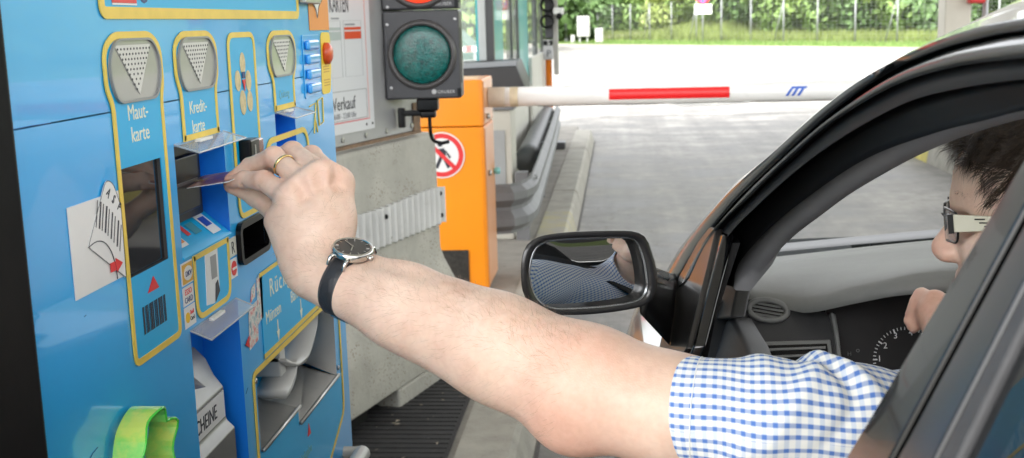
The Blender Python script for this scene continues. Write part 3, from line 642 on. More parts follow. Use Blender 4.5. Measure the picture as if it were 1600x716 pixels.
# buttons, tag, sticker
bp = sheet('button_panel', rrect(1.597, 1.688, 1.352, 1.441, .004), .0004, M_blue); outline('panel_edge', rrect(1.597, 1.688, 1.352, 1.441, .004), .0016, .001, mat('pale blue line', srgb(120, 185, 230), .4), bp, .0004)
for zc in (1.4265, 1.4065, 1.3855, 1.3655):
    mb = MB(); mb.box(Fc(1.606, zc-.0072, .001), Fc(1.664, zc+.0072, .009)); b_ = mb.build('push_button', mat('button blue', srgb(70, 165, 235), .25, coat=.5), bp, bev=.004, seg=3)
yt = sheet('yellow_tag', round_poly([(1.690, 1.352), (1.744, 1.352), (1.756, 1.40), (1.756, 1.4435), (1.700, 1.4435), (1.698, 1.40)], .012, 4), .0004, mat('yellow plastic', srgb(235, 200, 50), .4, var=.05))
Mb = Matrix.Translation(Fc(1.722, 1.412, .001)) @ MT.to_4x4(); mb = MB(); mb.lathe([(.001, 0), (.0165, 0), (.0165, .006), (.010, .010), (.001, .011)], 18, Mb); mb.build('red_button', mat('orange red button', srgb(205, 80, 40), .3), yt, smooth=True)
for zz in (1.392, 1.388, 1.384, 1.372, 1.368, 1.364):
    sheet('print_line', [(1.706, zz), (1.740, zz), (1.740, zz+.0014), (1.706, zz+.0014)], .0011, mat('brown print', srgb(190, 140, 40), .5), yt, .0002)
so = sheet('orange_sticker', [(1.641, 1.447), (1.7545, 1.4465), (1.7545, 1.62), (1.641, 1.62)], .0004, M_orange_s)
bub = round_poly([(1.664, 1.483), (1.678, 1.478), (1.686, 1.460), (1.694, 1.480), (1.722, 1.492), (1.735, 1.55), (1.70, 1.585), (1.66, 1.56)], .014, 4)
sheet('speech_bubble', bub, .0011, M_paper, so); outline('bubble_edge', bub, .002, .0018, M_ink, so, .0003)
sheet('bubble_mark', [(1.684, 1.503), (1.698, 1.503), (1.702, 1.56), (1.682, 1.56)], .0018, mat('green print', srgb(60, 120, 60), .5), so)
mb = MB(); mb.box(Fc(1.592, 1.484, .001), Fc(1.672, 1.50, .012)); mb.build('hinge_bracket', M_steel, mach, bev=.002)
for pts in ([(1.615, 1.340), (1.650, 1.343), (1.632, 1.300)], [(1.66, 1.345), (1.69, 1.348), (1.688, 1.312), (1.664, 1.309), (1.66, 1.345)], [(1.640, 1.323), (1.652, 1.300)]):
    mb = MB(); mb.tube([Fc(a, b, .0010) for a, b in pts], .0012, 4); mb.build('line_drawing', M_yel, mach)
# --- banknote inlet
recess('note_recess', H3, .045, M_deep); awning(1.108, 1.250, 1.1495, .022, .0095, .0)
prof = [(-.044, .905), (-.012, .905), (-.002, .945), (-.002, 1.004), (-.010, 1.012), (-.012, 1.018), (-.012, 1.052), (-.022, 1.066), (-.030, 1.085), (-.044, 1.10)]
mb = MB(); mb.loft([[Fc(y, z, x) for x, z in prof] for y in (1.1085, 1.224)], closed_u=True, cap=True); nm = mb.build('note_mouth', mat('dull steel', (.24, .24, .235), .42, metal=.7, var=.1, vscale=12), mach, bev=.002)
mb = MB(); mb.box(Fc(1.1095, 1.0185, -.0118), Fc(1.219, 1.0490, -.0106)); mb.build('label_plate', M_paper, nm)
text('lettering', 'SCHEINE', .0235, Fc(1.1190, 1.0255, -.0103), MT, M_ink, nm, xs=.80)
mb = MB(); mb.add([Fc(1.109, 1.10, -.044), Fc(1.165, 1.10, -.044), Fc(1.15, 1.075, -.004), Fc(1.109, 1.085, -.004)], [(0, 1, 2, 3)]); mb.build('deflector', MATS['dull steel'], nm)
# banknote stickers
M_note = mat('banknote print', (.45, .47, .46), .5, stops=[(.35, srgb(120, 150, 165)), (.5, srgb(222, 222, 214)), (.65, srgb(214, 120, 120))], vscale=120)
for (a, b, c, d) in ((1.285, 1.32, 1.076, 1.128), (1.322, 1.345, 1.098, 1.158), (1.300, 1.318, 1.130, 1.150)):
    sheet('banknote_sticker', [(a, c), (b, c+.004), (b+.004, d), (a+.006, d-.004)], .0004, M_note)
sheet('triangle_mark', [(1.270, 1.087), (1.283, 1.080), (1.283, 1.094)], .0012, M_red)
# --- change panel
P = [(1.338, 1.0555), (1.735, 1.0555), (1.735, 1.1555), (1.338, 1.1555)]; sheet('change_panel', P, .0004, M_cyan)
sheet('yellow_line', [(1.338, 1.1525), (1.735, 1.1525), (1.735, 1.1575), (1.338, 1.1575)], .0011, M_yel); sheet('yellow_line', [(1.338, 1.0495), (1.735, 1.0495), (1.735, 1.0555), (1.338, 1.0555)], .0011, M_yel)
text('lettering', 'R\u00fcckgeld', .0330, Fc(1.374, 1.1195, .0012), MT, M_lett, mach, xs=.92, spacing=1.25); text('lettering', 'M\u00fcnzen', .0225, Fc(1.352, 1.0895, .0012), MT, M_lett, mach, xs=.92); text('lettering', 'Banknoten', .0225, Fc(1.462, 1.0895, .0012), MT, M_lett, mach, xs=.92)
for yc in (1.398, 1.507):
    sheet('arrow_mark', [(yc-.0012, 1.070), (yc-.006, 1.070), (yc, 1.057), (yc+.006, 1.070), (yc+.0012, 1.070), (yc+.0012, 1.084), (yc-.0012, 1.084)], .0012, M_lett)
# --- change tray
P = round_poly([(1.286, .800), (1.60, .800), (1.716, .852), (1.716, 1.0475), (1.286, 1.0475)], [.01, .02, .02, .01, .016], 4)
outline('panel_outline', P, .0065, .0006, M_yel)
sheet('tray_panel', [(1.293, .806), (1.598, .806), (1.70, .852), (1.708, .917), (1.30, .917)], .0004, M_cyan); sheet('tray_panel', [(1.2925, .917), (1.465, .917), (1.465, .9425), (1.2925, .9425)], .0004, M_cyan)
mb = MB(); dep = .11
def tr(y, z, d): return Fc(y, z, -d)
mb.add([tr(1.302, 1.041, 0), tr(1.684, 1.041, 0), tr(1.684, 1.041, dep), tr(1.302, 1.041, dep)], [(0, 1, 2, 3)])
mb.add([tr(1.302, .943, 0), tr(1.302, 1.041, 0), tr(1.302, 1.041, dep), tr(1.302, .985, dep)], [(0, 1, 2, 3)])
mb.add([tr(1.684, .919, 0), tr(1.684, 1.041, 0), tr(1.684, 1.041, dep), tr(1.684, .965, dep)], [(0, 1, 2, 3)])
mb.add([tr(1.302, .985, dep), tr(1.684, .965, dep), tr(1.684, 1.041, dep), tr(1.302, 1.041, dep)], [(0, 1, 2, 3)])
mb.add([tr(1.302, .943, 0), tr(1.466, .943, 0), tr(1.466, .955, .05), tr(1.466, .976, dep), tr(1.302, .985, dep), tr(1.302, .960, .05)], [(0, 1, 2, 5), (5, 2, 3, 4)])
mb.add([tr(1.466, .919, 0), tr(1.684, .919, 0), tr(1.684, .935, .05), tr(1.684, .965, dep), tr(1.466, .976, dep), tr(1.466, .940, .05)], [(0, 1, 2, 5), (5, 2, 3, 4)])
mb.add([tr(1.466, .919, 0), tr(1.466, .943, 0), tr(1.466, .955, .05), tr(1.466, .940, .05)], [(0, 1, 2, 3)])
tray = mb.build('change_tray', M_steel, mach)
M_wpl = mat('white plastic', (.62, .62, .60), .35, var=.04)
def flap(y0, y1, pts, th=.004):
    mb = MB(); q = resample(pts, 10); A = [Fc(y0, z, x) for x, z in q]; B = [Fc(y1, z, x) for x, z in q]
    A2 = [(p[0]+th, p[1], p[2]) for p in A]; B2 = [(p[0]+th, p[1], p[2]) for p in B]; mb.loft([A, B, B2, A2], closed_v=True); o = mb.build('divider_flap', M_wpl, tray, smooth=False); return o
flap(1.492, 1.512, [(-.10, 1.04), (-.07, 1.035), (-.03, 1.04)]); 
mb = MB(); q = resample([(1.466, 1.012), (1.51, .993), (1.56, .984), (1.60, .994), (1.632, 1.016), (1.64, 1.030)], 14)
mb.loft([[Fc(y, z, h) for y, z in q] + [Fc(y, z-.005, h) for y, z in q[::-1]] for h in (-.08, -.012)], closed_u=True, cap=True); mb.build('divider_flap', M_wpl, tray, smooth=True)
mb = MB(); mb.box(Fc(1.466, .985, -.10), Fc(1.492, 1.04, -.02)); mb.build('divider_flap', M_wpl, tray, bev=.003)
mb = MB(); q = resample([(1.466, .965), (1.492, .968), (1.516, .978), (1.528, .992)], 10)
mb.loft([[Fc(y, z, h) for y, z in q] + [Fc(y, z-.010, h) for y, z in q[::-1]] for h in (-.07, -.015)], closed_u=True, cap=True); mb.build('divider_flap', M_wpl, tray, smooth=True)
mb = MB(); mb.tube([Fc(1.303, .9445, .003), Fc(1.466, .9445, .003)], .0028, 8); mb.tube([Fc(1.467, .9205, .003), Fc(1.684, .9205, .003)], .0028, 8); mb.build('tray_lip', M_steel, tray, smooth=True)
sheet('triangle_mark', [(1.501, .888), (1.517, .888), (1.509, .905)], .0012, M_red)
text('lettering', 'R\u00fcckgabe', .019, Fc(1.452, .862, .0012), MT, mat('dim print', srgb(110, 170, 175), .5), mach, xs=.9)
for (y, z) in ((1.69, 1.035), (1.69, .93), (1.296, 1.035)):
    mb = MB(); mb.lathe([(.001, 0), (.004, 0), (.003, .002), (.001, .0025)], 10, Matrix.Translation(Fc(y, z, .0008)) @ MT.to_4x4()); mb.build('rivet', M_steel, mach, smooth=True)
be = onp(566, 708, (X0+.03, 0, 0), (1, 0, 0)); mb = MB(); mb.tube([(X0+.03, 1.2, be[2]), (X0+.03, be[1], be[2])], .013, 12); mb.tube([(X0+.03, 1.70, be[2]), (X0-.2, 1.70, be[2])], .010, 8)
mb.build('bumper_bar', mat('grey tube', (.5, .5, .48), .4, metal=.4, var=.1), mach, smooth=True)
# scratches on the enamel
M_scr = mat('scratch', srgb(30, 84, 140), .6)
for a in ([(.803, 1.3835), (.83, 1.3838), (.86, 1.3832)], [(.86, 1.10), (.875, 1.107), (.885, 1.1085)], [(.884, 1.222), (.887, 1.2225)], [(1.6, 1.30), (1.64, 1.31)], [(.84, 1.047), (.87, 1.056)], [(1.262, 1.03), (1.27, 1.035)]):
    mb = MB(); mb.tube([Fc(y, z, .0003) for y, z in a], .0004, 4); mb.build('scratch', M_scr, mach)

# green plastic loop hanging in front of the machine
M_green = mat('translucent lime plastic', (0.22, 0.72, 0.10), 0.16, vscale=22, coat=.6, stops=[(.35, (.10, .70, .12)), (.5, (.32, .85, .14)), (.62, (.75, .90, .15))])
b = M_green.node_tree.nodes['Principled BSDF']; b.inputs['Transmission Weight'].default_value = .12; b.inputs['Alpha'].default_value = .95
gl = tag(empty('lime_green_loop', (X0+.03, .97, .95)), 'translucent lime green plastic band curled in a loop on the machine', 'plastic band')
q = resample([(.868, .96), (.876, 1.01), (.886, 1.055), (.900, 1.085), (.914, 1.110), (.944, 1.1215), (.962, 1.115), (.964, 1.103), (.972, 1.104), (.981, 1.097), (.978, 1.083), (.968, 1.068), (.972, 1.045), (.962, 1.01), (.958, .96)], 60)
mb = MB(); n = len(q); nr = [(q[min(i+1, n-1)]-q[max(i-1, 0)]) for i in range(n)]; rows = []
for i in range(n):
    d = nr[i]/np.linalg.norm(nr[i]); nn = np.array([-d[1], d[0]])*.0012
    a, b_ = q[i]+nn, q[i]-nn; wv = .002*math.sin(i*.9)
    rows.append([Fc(a[0], a[1], .004), Fc(a[0], a[1], .030+wv), Fc(b_[0], b_[1], .030+wv), Fc(b_[0], b_[1], .004)])
mb.loft(rows, closed_u=True, cap=True); mb.build('band', M_green, gl, smooth=False)
mb = MB(); mb.tube([(r_[1][0], (r_[1][1]+r_[2][1])/2, (r_[1][2]+r_[2][2])/2) for r_ in rows], .0014, 6); mb.build('bead_edge', mat('lime edge', (.05, .55, .04), .25, coat=.4), gl, smooth=True)
# bank card held in the slot
cd = tag(empty('bank_card', (X0, 1.165, 1.29)), 'thin bank card held between the fingers at the reader slot', 'card')
ca, cb = W(277, 296, 1.176), W(356, 284, 1.148); ca, cb = Vector(ca), Vector(cb); ax = (cb-ca).normalized(); wd = Vector((0, 1, .10)); wd = (wd - ax*wd.dot(ax)).normalized(); nz = ax.cross(wd).normalized()
if nz.z < 0: nz = -nz
Mc = Matrix((ax, wd, nz)).transposed().to_4x4(); Mc.translation = ca
Lc = (cb-ca).length
mb = MB(); mb.prism(rrect(-.006, Lc+.004, -.004, .050, .003, 3), lambda a, b, k: Mc @ Vector((a, b, k)), .0008); mb.build('card_body', M_paper, cd)
mb = MB(); mb.prism(rrect(-.005, Lc+.003, -.003, .049, .003, 3), lambda a, b, k: Mc @ Vector((a, b, .00082+k)), .0001)
mb.build('card_print', mat('card print', (.2, .1, .1), .3, stops=[(.3, srgb(70, 50, 110)), (.5, srgb(150, 90, 70)), (.7, srgb(200, 150, 120))], vscale=60, coat=.3), cd)
mb = MB(); mb.prism([(.006, .02), (.018, .02), (.018, .031), (.006, .031)], lambda a, b, k: Mc @ Vector((a, b, .0010+k)), .0002); mb.build('chip', mat('gold chip', (.6, .45, .15), .3, metal=.9), cd)

# ================================================================== CONCRETE BARRIER, BOARD, SIGNAL, BARRIER GATE, RAIL, BOOTH
BD = np.array([.276, .961, 0.0]); BN = np.array([.961, -.276, 0.0]); BB = np.array([-.69, 3.99, 0.0])
def Bw(t, z, off=0.0): p = BB + BD*t - BN*off; return (p[0], p[1], z)
MBd = Matrix(((BD[0], 0, BN[0]), (BD[1], 0, BN[1]), (0, 1, 0)))
M_concb = mat('barrier concrete', (0.40, 0.39, 0.345), 0.85, var=0.16, vscale=6, bump=0.9, bscale=90, dirt=0.25, dirtcol=(.13, .10, .07))
# exposed, pitted lower part
nt = M_concb.node_tree; L = nt.links; b = nt.nodes['Principled BSDF']
vor = nt.nodes.new('ShaderNodeTexVoronoi'); vor.inputs['Scale'].default_value = 85; tcx = nt.nodes.new('ShaderNodeTexCoord'); L.new(tcx.outputs['Object'], vor.inputs['Vector'])
no = nt.nodes.new('ShaderNodeTexNoise'); no.inputs['Scale'].default_value = 5.0; L.new(tcx.outputs['Object'], no.inputs['Vector'])
r1 = nt.nodes.new('ShaderNodeMapRange'); r1.inputs['From Min'].default_value = .30; r1.inputs['From Max'].default_value = .12; L.new(vor.outputs['Distance'], r1.inputs['Value'])
r2 = nt.nodes.new('ShaderNodeMapRange'); r2.inputs['From Min'].default_value = .47; r2.inputs['From Max'].default_value = .56; L.new(no.outputs['Fac'], r2.inputs['Value'])
mu = nt.nodes.new('ShaderNodeMath'); mu.operation = 'MULTIPLY'; L.new(r1.outputs[0], mu.inputs[0]); L.new(r2.outputs[0], mu.inputs[1])
mx = nt.nodes.new('ShaderNodeMix'); mx.data_type = 'RGBA'; mx.inputs['B'].default_value = (.15, .11, .065, 1)
L.new(b.inputs['Base Color'].links[0].from_socket, mx.inputs['A']); L.new(mu.outputs[0], mx.inputs['Factor']); L.new(mx.outputs['Result'], b.inputs['Base Color'])
cb_ = tag(empty('concrete_barrier', tuple(BB + np.array([0, 0, .143]))), 'weathered concrete safety barrier with a corrugated metal strip', 'barrier')
prof = [(.0, .22), (-.005, .36), (.012, .43), (.085, .56), (.1, .60), (.105, 1.035), (.12, 1.048), (.40, 1.048), (.44, .6), (.55, .42), (.55, .22)]
mb = MB(); ts = [-1.5, -1.1, -.7, -.27, .0, .34]
mb.loft([[Bw(t, z, o_) for o_, z in prof] for t in ts], closed_u=True, cap=True)
mb.loft([[Bw(t, z, o_) for o_, z in ((.0, .2201), (.0, .144), (.55, .144), (.55, .2201))] for t in (-.262, .338)], closed_u=True, cap=True)
mb.build('block', M_concb, cb_, bev=.012)
mb = MB(); mb.box((0, 0, 0), (1, 1, 1), Matrix(((BD[0]*.9, -BN[0]*.5, 0, 0), (BD[1]*.9, -BN[1]*.5, 0, 0), (0, 0, .08, 0), (0, 0, 0, 1))).__matmul__(Matrix.Identity(4)))
mb.v = [(v[0]+Bw(-1.3, 0, .05)[0], v[1]+Bw(-1.3, 0, .05)[1], v[2]+.143) for v in mb.v]; mb.build('foot', M_rubber, cb_)  # black block standing in for the shaded gap under the raised base
M_corr = mat('corrugated sheet', (.60, .60, .58), .5, metal=.0, var=.08, vscale=6, dirt=.25, dirtcol=(.2, .17, .13))
rows = []
for i in range(320):
    t = -.75 + 1.085*i/319; o_ = .096 - .012*(1+math.sin(t*2*math.pi/.046)); top = .838 + .004*math.sin(t*9); bot = .698 + .004*math.sin(t*2*math.pi/.046+1)
    rows.append([Bw(t, bot, o_), Bw(t, top, o_), Bw(t, top, o_+.003), Bw(t, bot, o_+.003)])
mb = MB(); mb.loft(rows, closed_u=True, cap=True); cs = mb.build('corrugated_strip', M_corr, cb_)
for (t, z) in ((-.14, .80), (-.12, .722), (.31, .815), (.315, .73)):
    mb = MB(); mb.lathe([(.001, 0), (.009, 0), (.007, .006), (.001, .008)], 8, Matrix.Translation(Bw(t, z, .082)) @ MBd.to_4x4()); mb.build('bolt', M_rubber, cs)
# board with the price poster
M_board = mat('grey board metal', (.42, .425, .43), .45, metal=.35, var=.06, vscale=4, dirt=.12)
bdp = tag(empty('notice_board', Bw(-.5, 1.05, .12)), 'grey metal notice board standing on the concrete barrier', 'notice board')
def bbox(name, t0, t1, z0, z1, o0, o1, m, parent, bev=0):
    mb = MB(); v = [Bw(t, z, o_) for t, z, o_ in ((t0, z0, o0), (t1, z0, o0), (t1, z0, o1), (t0, z0, o1), (t0, z1, o0), (t1, z1, o0), (t1, z1, o1), (t0, z1, o1))]
    mb.add(v, [(0, 3, 2, 1), (4, 5, 6, 7), (0, 1, 5, 4), (1, 2, 6, 5), (2, 3, 7, 6), (3, 0, 4, 7)]); return mb.build(name, m, parent, bev=bev)
bbox('panel', -1.6, .215, 1.068, 2.3, .112, .14, M_board, bdp, .003)
bbox('lower_flange', -1.6, .215, 1.056, 1.0675, .104, .14, mat('rusty edge', (.2, .13, .08), .8, var=.3, vscale=25), bdp)
bbox('rust_strip', .16, .215, 1.068, 1.17, .106, .1115, MATS['rusty edge'], bdp)
for t in (-.36, -.20, .15, -.05):
    mb = MB(); mb.lathe([(.001, 0), (.009, 0), (.009, .004), (.004, .005), (.001, .003)], 12, Matrix.Translation(Bw(t, 1.088, .111)) @ MBd.to_4x4()); mb.build('screw', M_steel, bdp)
po = tag(empty('price_poster', Bw(-.3, 1.108, .11)), 'white price poster with red bars fixed on the grey board', 'poster')
M_posterw = mat('poster white', (.66, .675, .69), .35, var=.02)
bbox('sheet', -.80, -.143, 1.108, 1.66, .106, .1115, M_posterw, po)
def pr(name, t0, t1, z0, z1, m, k=.1052): return bbox(name, t0, t1, z0, z1, k, k+.0006, m, po)
pr('red_line', -.79, -.176, 1.1435, 1.1465, M_red); pr('red_line', -.1795, -.1765, 1.1475, 1.65, mat('pale red line', srgb(225, 150, 140), .5))
M_gl = mat('grey rule', (.35, .36, .37), .5)
for (t0, t1, z0, z1) in ((-.79, -.19, 1.150, 1.1525), (-.79, -.19, 1.2445, 1.247), (-.1925, -.19, 1.1525, 1.2445)): pr('box_rule', t0, t1, z0, z1, M_gl)
M_pl = mat('pale rule', (.5, .51, .52), .5)
for (t0, t1) in ((-.455, -.342), (-.325, -.205)):
    for (a, b_, c, d) in ((t0, t1, 1.29, 1.2915), (t0, t1, 1.47, 1.4715), (t0, t0+.0015, 1.292, 1.469), (t1-.0015, t1, 1.292, 1.469)): pr('table_rule', a, b_, c, d, M_pl)
M_bar = mat('orange red bar', srgb(208, 74, 34), .5); M_bart = mat('grey green bar', srgb(172, 184, 180), .5)
pr('price_bar', -.320, -.210, 1.412, 1.436, M_bar, .1044); pr('price_bar', -.320, -.210, 1.441, 1.450, M_bar, .1044); pr('price_bar', -.45, -.346, 1.410, 1.436, M_bart, .1044); pr('price_bar', -.45, -.346, 1.441, 1.450, M_bart, .1044)
text('lettering', 'ZEITKARTEN', .082, Bw(-.474, 1.498, .1052), MBd, M_ink, po, xs=.40); text('lettering', 'Verkauf', .060, Bw(-.422, 1.186, .1052), MBd, M_ink, po, xs=.80)
M_fine = mat('small grey print', (.22, .23, .25), .5)
text('lettering', '06:00 - 22:00 Uhr', .026, Bw(-.425, 1.158, .1052), MBd, M_fine, po, xs=.84)
pr('print_line', -.315, -.25, 1.456, 1.461, M_fine, .1044); pr('print_line', -.40, -.352, 1.476, 1.480, M_fine, .1044)
for t in (-.158, -.2):
    mb = MB(); mb.lathe([(.001, 0), (.005, 0), (.001, .003)], 8, Matrix.Translation(Bw(t, 1.126, .106)) @ MBd.to_4x4()); mb.build('pin', M_rubber, po)

# traffic signal
SY = 4.03; sc_ = W(657, 86, SY-.06); SC = Vector((sc_[0], SY, sc_[2]))
MS = Matrix.Rotation(R(4), 4, 'Z'); MS.translation = SC                # local x right, z up, -y out
def sbox(name, x0, x1, y0, y1, z0, z1, m, parent, bev=0, seg=2):
    mb = MB(); mb.box((x0, y0, z0), (x1, y1, z1), MS); return mb.build(name, m, parent, bev=bev, seg=seg)
M_tl = mat('signal housing', (.045, .045, .05), .42, var=.15, vscale=12, bump=.15, bscale=200)
ts_ = tag(empty('traffic_signal', tuple(SC)), 'dark signal head with red lamp lit above an unlit green lens', 'traffic light')
MSo = MS @ Matrix.Rotation(R(90), 4, 'X')                             # lathe axis along -y (outwards)
M_gl1 = mat('green signal lens', (.001, .10, .088), .22, var=.6, vscale=70, bump=1.0, bscale=160, coat=.25, coat_rough=.02)
M_rl = mat('lit red lens', (.5, .02, .01), .15, emit=(1.0, .06, .02), estr=0.26)
for k, (zc, lm, nm) in enumerate(((0, M_gl1, 'green_lens'), (.276, M_rl, 'red_lens'))):
    hb_ = sbox('housing', -.132, .132, -.05, .10, zc-.1525 if k == 0 else zc-.1215, zc+.1515 if k == 0 else zc+.155, M_tl, ts_, .008, 3)
    def ring(name, prof, m, seg=48):
        mb = MB(); Mx = MSo.copy(); Mx.translation = MS @ Vector((0, -.05, zc)); mb.lathe(prof, seg, Mx); return mb.build(name, m, hb_, smooth=True)
    mb = MB(); Mx = MSo.copy(); Mx.translation = MS @ Vector((0, -.05, zc))
    rp = [(.100, -.004), (.100, .010), (.104, .018), (.110, .020), (.117, .014), (.121, .001)]
    mb.loft([[Mx @ Vector((r_*math.cos(2*math.pi*j/56), r_*math.sin(2*math.pi*j/56), h)) for j in range(56)] for r_, h in rp], closed_u=True); mb.build('lens_ring', mat('signal ring', (.07, .065, .065), .35, var=.1), hb_, smooth=True)
    ring(nm, [(.0995*math.sin(a), .003+.016*math.cos(a)) for a in np.linspace(math.pi/2, .02, 10)], lm)
    for (x, z) in ((-.116, .105), (-.112, -.112), (-.116, .0) if False else (.118, .118)):
        mb = MB(); Mx = MSo.copy(); Mx.translation = MS @ Vector((x, -.0505, zc+z)); mb.lathe([(.001, 0), (.006, 0), (.005, .002), (.001, .003)], 12, Mx); mb.build('screw', mat('bright screw', (.45, .45, .46), .35, metal=.6), hb_)
    mt_ = (MS.to_3x3() @ Matrix(((1, 0, 0), (0, 0, -1), (0, 1, 0)))); zt = zc-.134 if k == 0 else zc-.110
    text('maker_lettering', 'GRUBER', .0155, MS @ Vector((.048, -.0512, zt)), mt_, mat('grey white print', (.5, .5, .5), .5), hb_, xs=1.0, spacing=1.1)
    mb = MB(); Mx = MSo.copy(); Mx.translation = MS @ Vector((.037, -.0505, zt+.006)); mb.lathe([(.001, 0), (.0085, 0), (.0085, .001), (.001, .001)], 14, Mx); mb.build('maker_mark', MATS['grey white print'], hb_)
    sbox('latch', .119, .1325, -.056, -.052, zc-.152+.006 if k == 0 else zc-.12, zc-.117 if k == 0 else zc-.075, M_blk, hb_)
    sbox('visor_slot', .1322, .1345, -.02, .06, zc-.10, zc+.09, M_blk, hb_)
sbox('mount_foot', -.03, .045, -.02, .05, -.197, -.153, M_blk, ts_, .006)
sbox('bracket_arm', -.09, .03, .0, .03, -.215, -.195, M_blk, ts_, .004); sbox('bracket_plate', -.10, -.075, .0, .035, -.255, -.185, M_blk, ts_, .004); sbox('gland', -.02, .035, -.015, .04, -.222, -.197, M_blk, ts_, .006)
mb = MB(); mb.tube([MS @ Vector(p) for p in resample([(.012, .01, -.215), (.012, .01, -.26), (.018, .02, -.30), (.045, .03, -.315), (.075, .04, -.312)], 20)], .0065, 8); mb.build('cable', M_rubber, ts_, smooth=True)

# orange barrier gate cabinet
M_or = mat('orange enamel', srgb(240, 142, 6), .32, var=.04, vscale=3, coat=.35, coat_rough=.1, dirt=.12, dirtcol=(.3, .14, .02))
M_or2 = mat('orange enamel with reflection', srgb(224, 160, 112), .35, var=.12, vscale=2, stretch=(1, 1, .4), coat=.3)  # side's peach reflection painted into the orange base colour
og = tag(empty('barrier_cabinet', (-.83, 5.7, .143)), 'orange steel cabinet that carries the white barrier arm', 'barrier cabinet')
fx = [(-1.02, 5.5), (-.664, 5.5), (-.648, 5.512), (-.648, 5.92), (-1.02, 5.92)]
mb = MB(); mb.loft([[(x, y, z) for x, y in fx] for z in (.16, .9585)], closed_u=True, cap=True); mb.build('lower_housing', M_or, og, bev=.004)
mb = MB(); mb.loft([[(x, y, z) for x, y in fx] for z in (.9625, 1.185)], closed_u=True, cap=True); mb.build('hood', M_or, og, bev=.006)
mb = MB(); mb.box((-.6475, 5.525, .17), (-.6445, 5.905, .95)); mb.build('side_panel', M_or2, og, bev=.002); mb = MB(); mb.box((-.6475, 5.525, .97), (-.6445, 5.905, 1.175)); mb.build('side_panel', M_or2, og, bev=.002)
mb = MB(); mb.box((-1.0, 5.52, .1435), (-.67, 5.9, .1595)); mb.build('plinth', M_isl, og)
dpa, dpb = W(692, 456, 5.495), W(732, 391, 5.495)
mb = MB(); mb.box((dpa[0]-.12, 5.493, dpa[2]), (dpb[0], 5.499, dpb[2])); mb.build('dark_plate', mat('speckled dark plate', (.03, .028, .025), .3, var=.6, vscale=60, dirt=.4, dirtcol=(.2, .15, .1)), og)
for (y, z) in ((5.62, .72), (5.62, 1.0)):
    mb = MB(); mb.lathe([(.001, 0), (.014, 0), (.014, .012), (.008, .016), (.001, .017)], 12, Matrix.Translation((-.6445, y, z)) @ MT.to_4x4()); mb.build('lock', M_steel, og, smooth=True)
mb = MB(); mb.lathe([(.001, 0), (.013, 0), (.018, .01), (.018, .03), (.001, .034)], 12, Matrix.Translation((-.6444, 5.86, .70)) @ MT.to_4x4()); mb.build('turquoise_knob', mat('turquoise plastic', srgb(120, 190, 190), .4), og, smooth=True)
# no-pedestrian sign on the cabinet
sgc = W(690, 243, 5.49); sp = tag(empty('no_pedestrians_sign', (sgc[0], 5.495, sgc[2])), 'round red-rimmed no-pedestrians sticker on the orange cabinet', 'sign')
MSg = Matrix.Translation((sgc[0], 5.498, sgc[2])) @ Matrix.Rotation(R(90), 4, 'X')
def disc(name, r0, r1, h, m):
    mb = MB(); mb.loft([[MSg @ Vector((r_*math.cos(2*math.pi*j/48), r_*math.sin(2*math.pi*j/48), h_)) for j in range(48)] for r_, h_ in ((r0, h), (r1, h))], closed_u=True)
    return mb.build(name, m, sp)
mb = MB(); mb.lathe([(.001, 0), (.112, 0), (.112, .003), (.001, .003)], 48, MSg); mb.build('disc', M_paper, sp)
disc('red_ring', .083, .106, .0036, M_red)
def flat(name, poly, h, m): mb = MB(); mb.prism(poly, lambda a, b_, k: MSg @ Vector((a, b_, h+k)), .0005); return mb.build(name, m, sp)
flat('figure_torso', [(-.02, .03), (.012, .035), (.022, .0), (.004, -.012), (-.012, -.008)], .0036, M_ink)
flat('figure_leg', [(-.012, -.008), (.004, -.012), (-.02, -.065), (-.036, -.06)], .0036, M_ink); flat('figure_leg', [(.002, -.010), (.016, -.004), (.040, -.058), (.026, -.064)], .0042, M_ink)
flat('figure_arm', [(.010, .03), (.022, .022), (.046, -.01), (.036, -.016)], .0036, M_ink); flat('figure_head', [(-.006+.013*math.cos(a), .054+.013*math.sin(a)) for a in np.linspace(0, 6.283, 15)[:-1]], .0036, M_ink)
flat('slash', [(-.066, .052), (-.052, .066), (.066, -.052), (.052, -.066)], .0048, M_red)
# barrier arm
ba = tag(empty('boom_gate', (-.62, 5.72, 1.09)), 'white tubular barrier arm with a red stripe lowered across the lane', 'barrier arm')
bz0, bz1 = W(772, 152, 5.72), W(1285, 141.5, 5.72); bsl = (bz1[2]-bz0[2])/(bz1[0]-bz0[0])
def bpos(x, a=None, r_=.0455):
    z = bz0[2] + (x-bz0[0])*bsl
    if a is None: return Vector((x, 5.72, z))
    return Vector((x, 5.72 - r_*math.cos(a), z + r_*math.sin(a)*1.06))
def bsec(x, r_=.0455): return [bpos(x, 2*math.pi*j/24, r_) for j in range(24)]
M_bw = mat('arm white', (.80, .80, .78), .35, var=.05, vscale=5, coat=.2, dirt=.10)
mb = MB(); mb.loft([bsec(-.56), bsec(3.6)], closed_u=True, cap=True); arm_o = mb.build('tube', M_bw, ba, smooth=False)
arm_o.data.polygons.foreach_set('use_smooth', np.array([len(p.vertices) == 4 for p in arm_o.data.polygons])); 
mb = MB(); mb.loft([bsec(-.642, .047), bsec(-.56, .047)], closed_u=True, cap=True); mb.build('root_sleeve', mat('beige sleeve', (.6, .52, .42), .5, var=.1), ba)
mb = MB(); mb.loft([bsec(-.535, .0462), bsec(-.495, .0462)], closed_u=True, cap=True); mb.build('tape_band', mat('yellowed tape', (.58, .48, .33), .5, var=.2, vscale=20), ba)
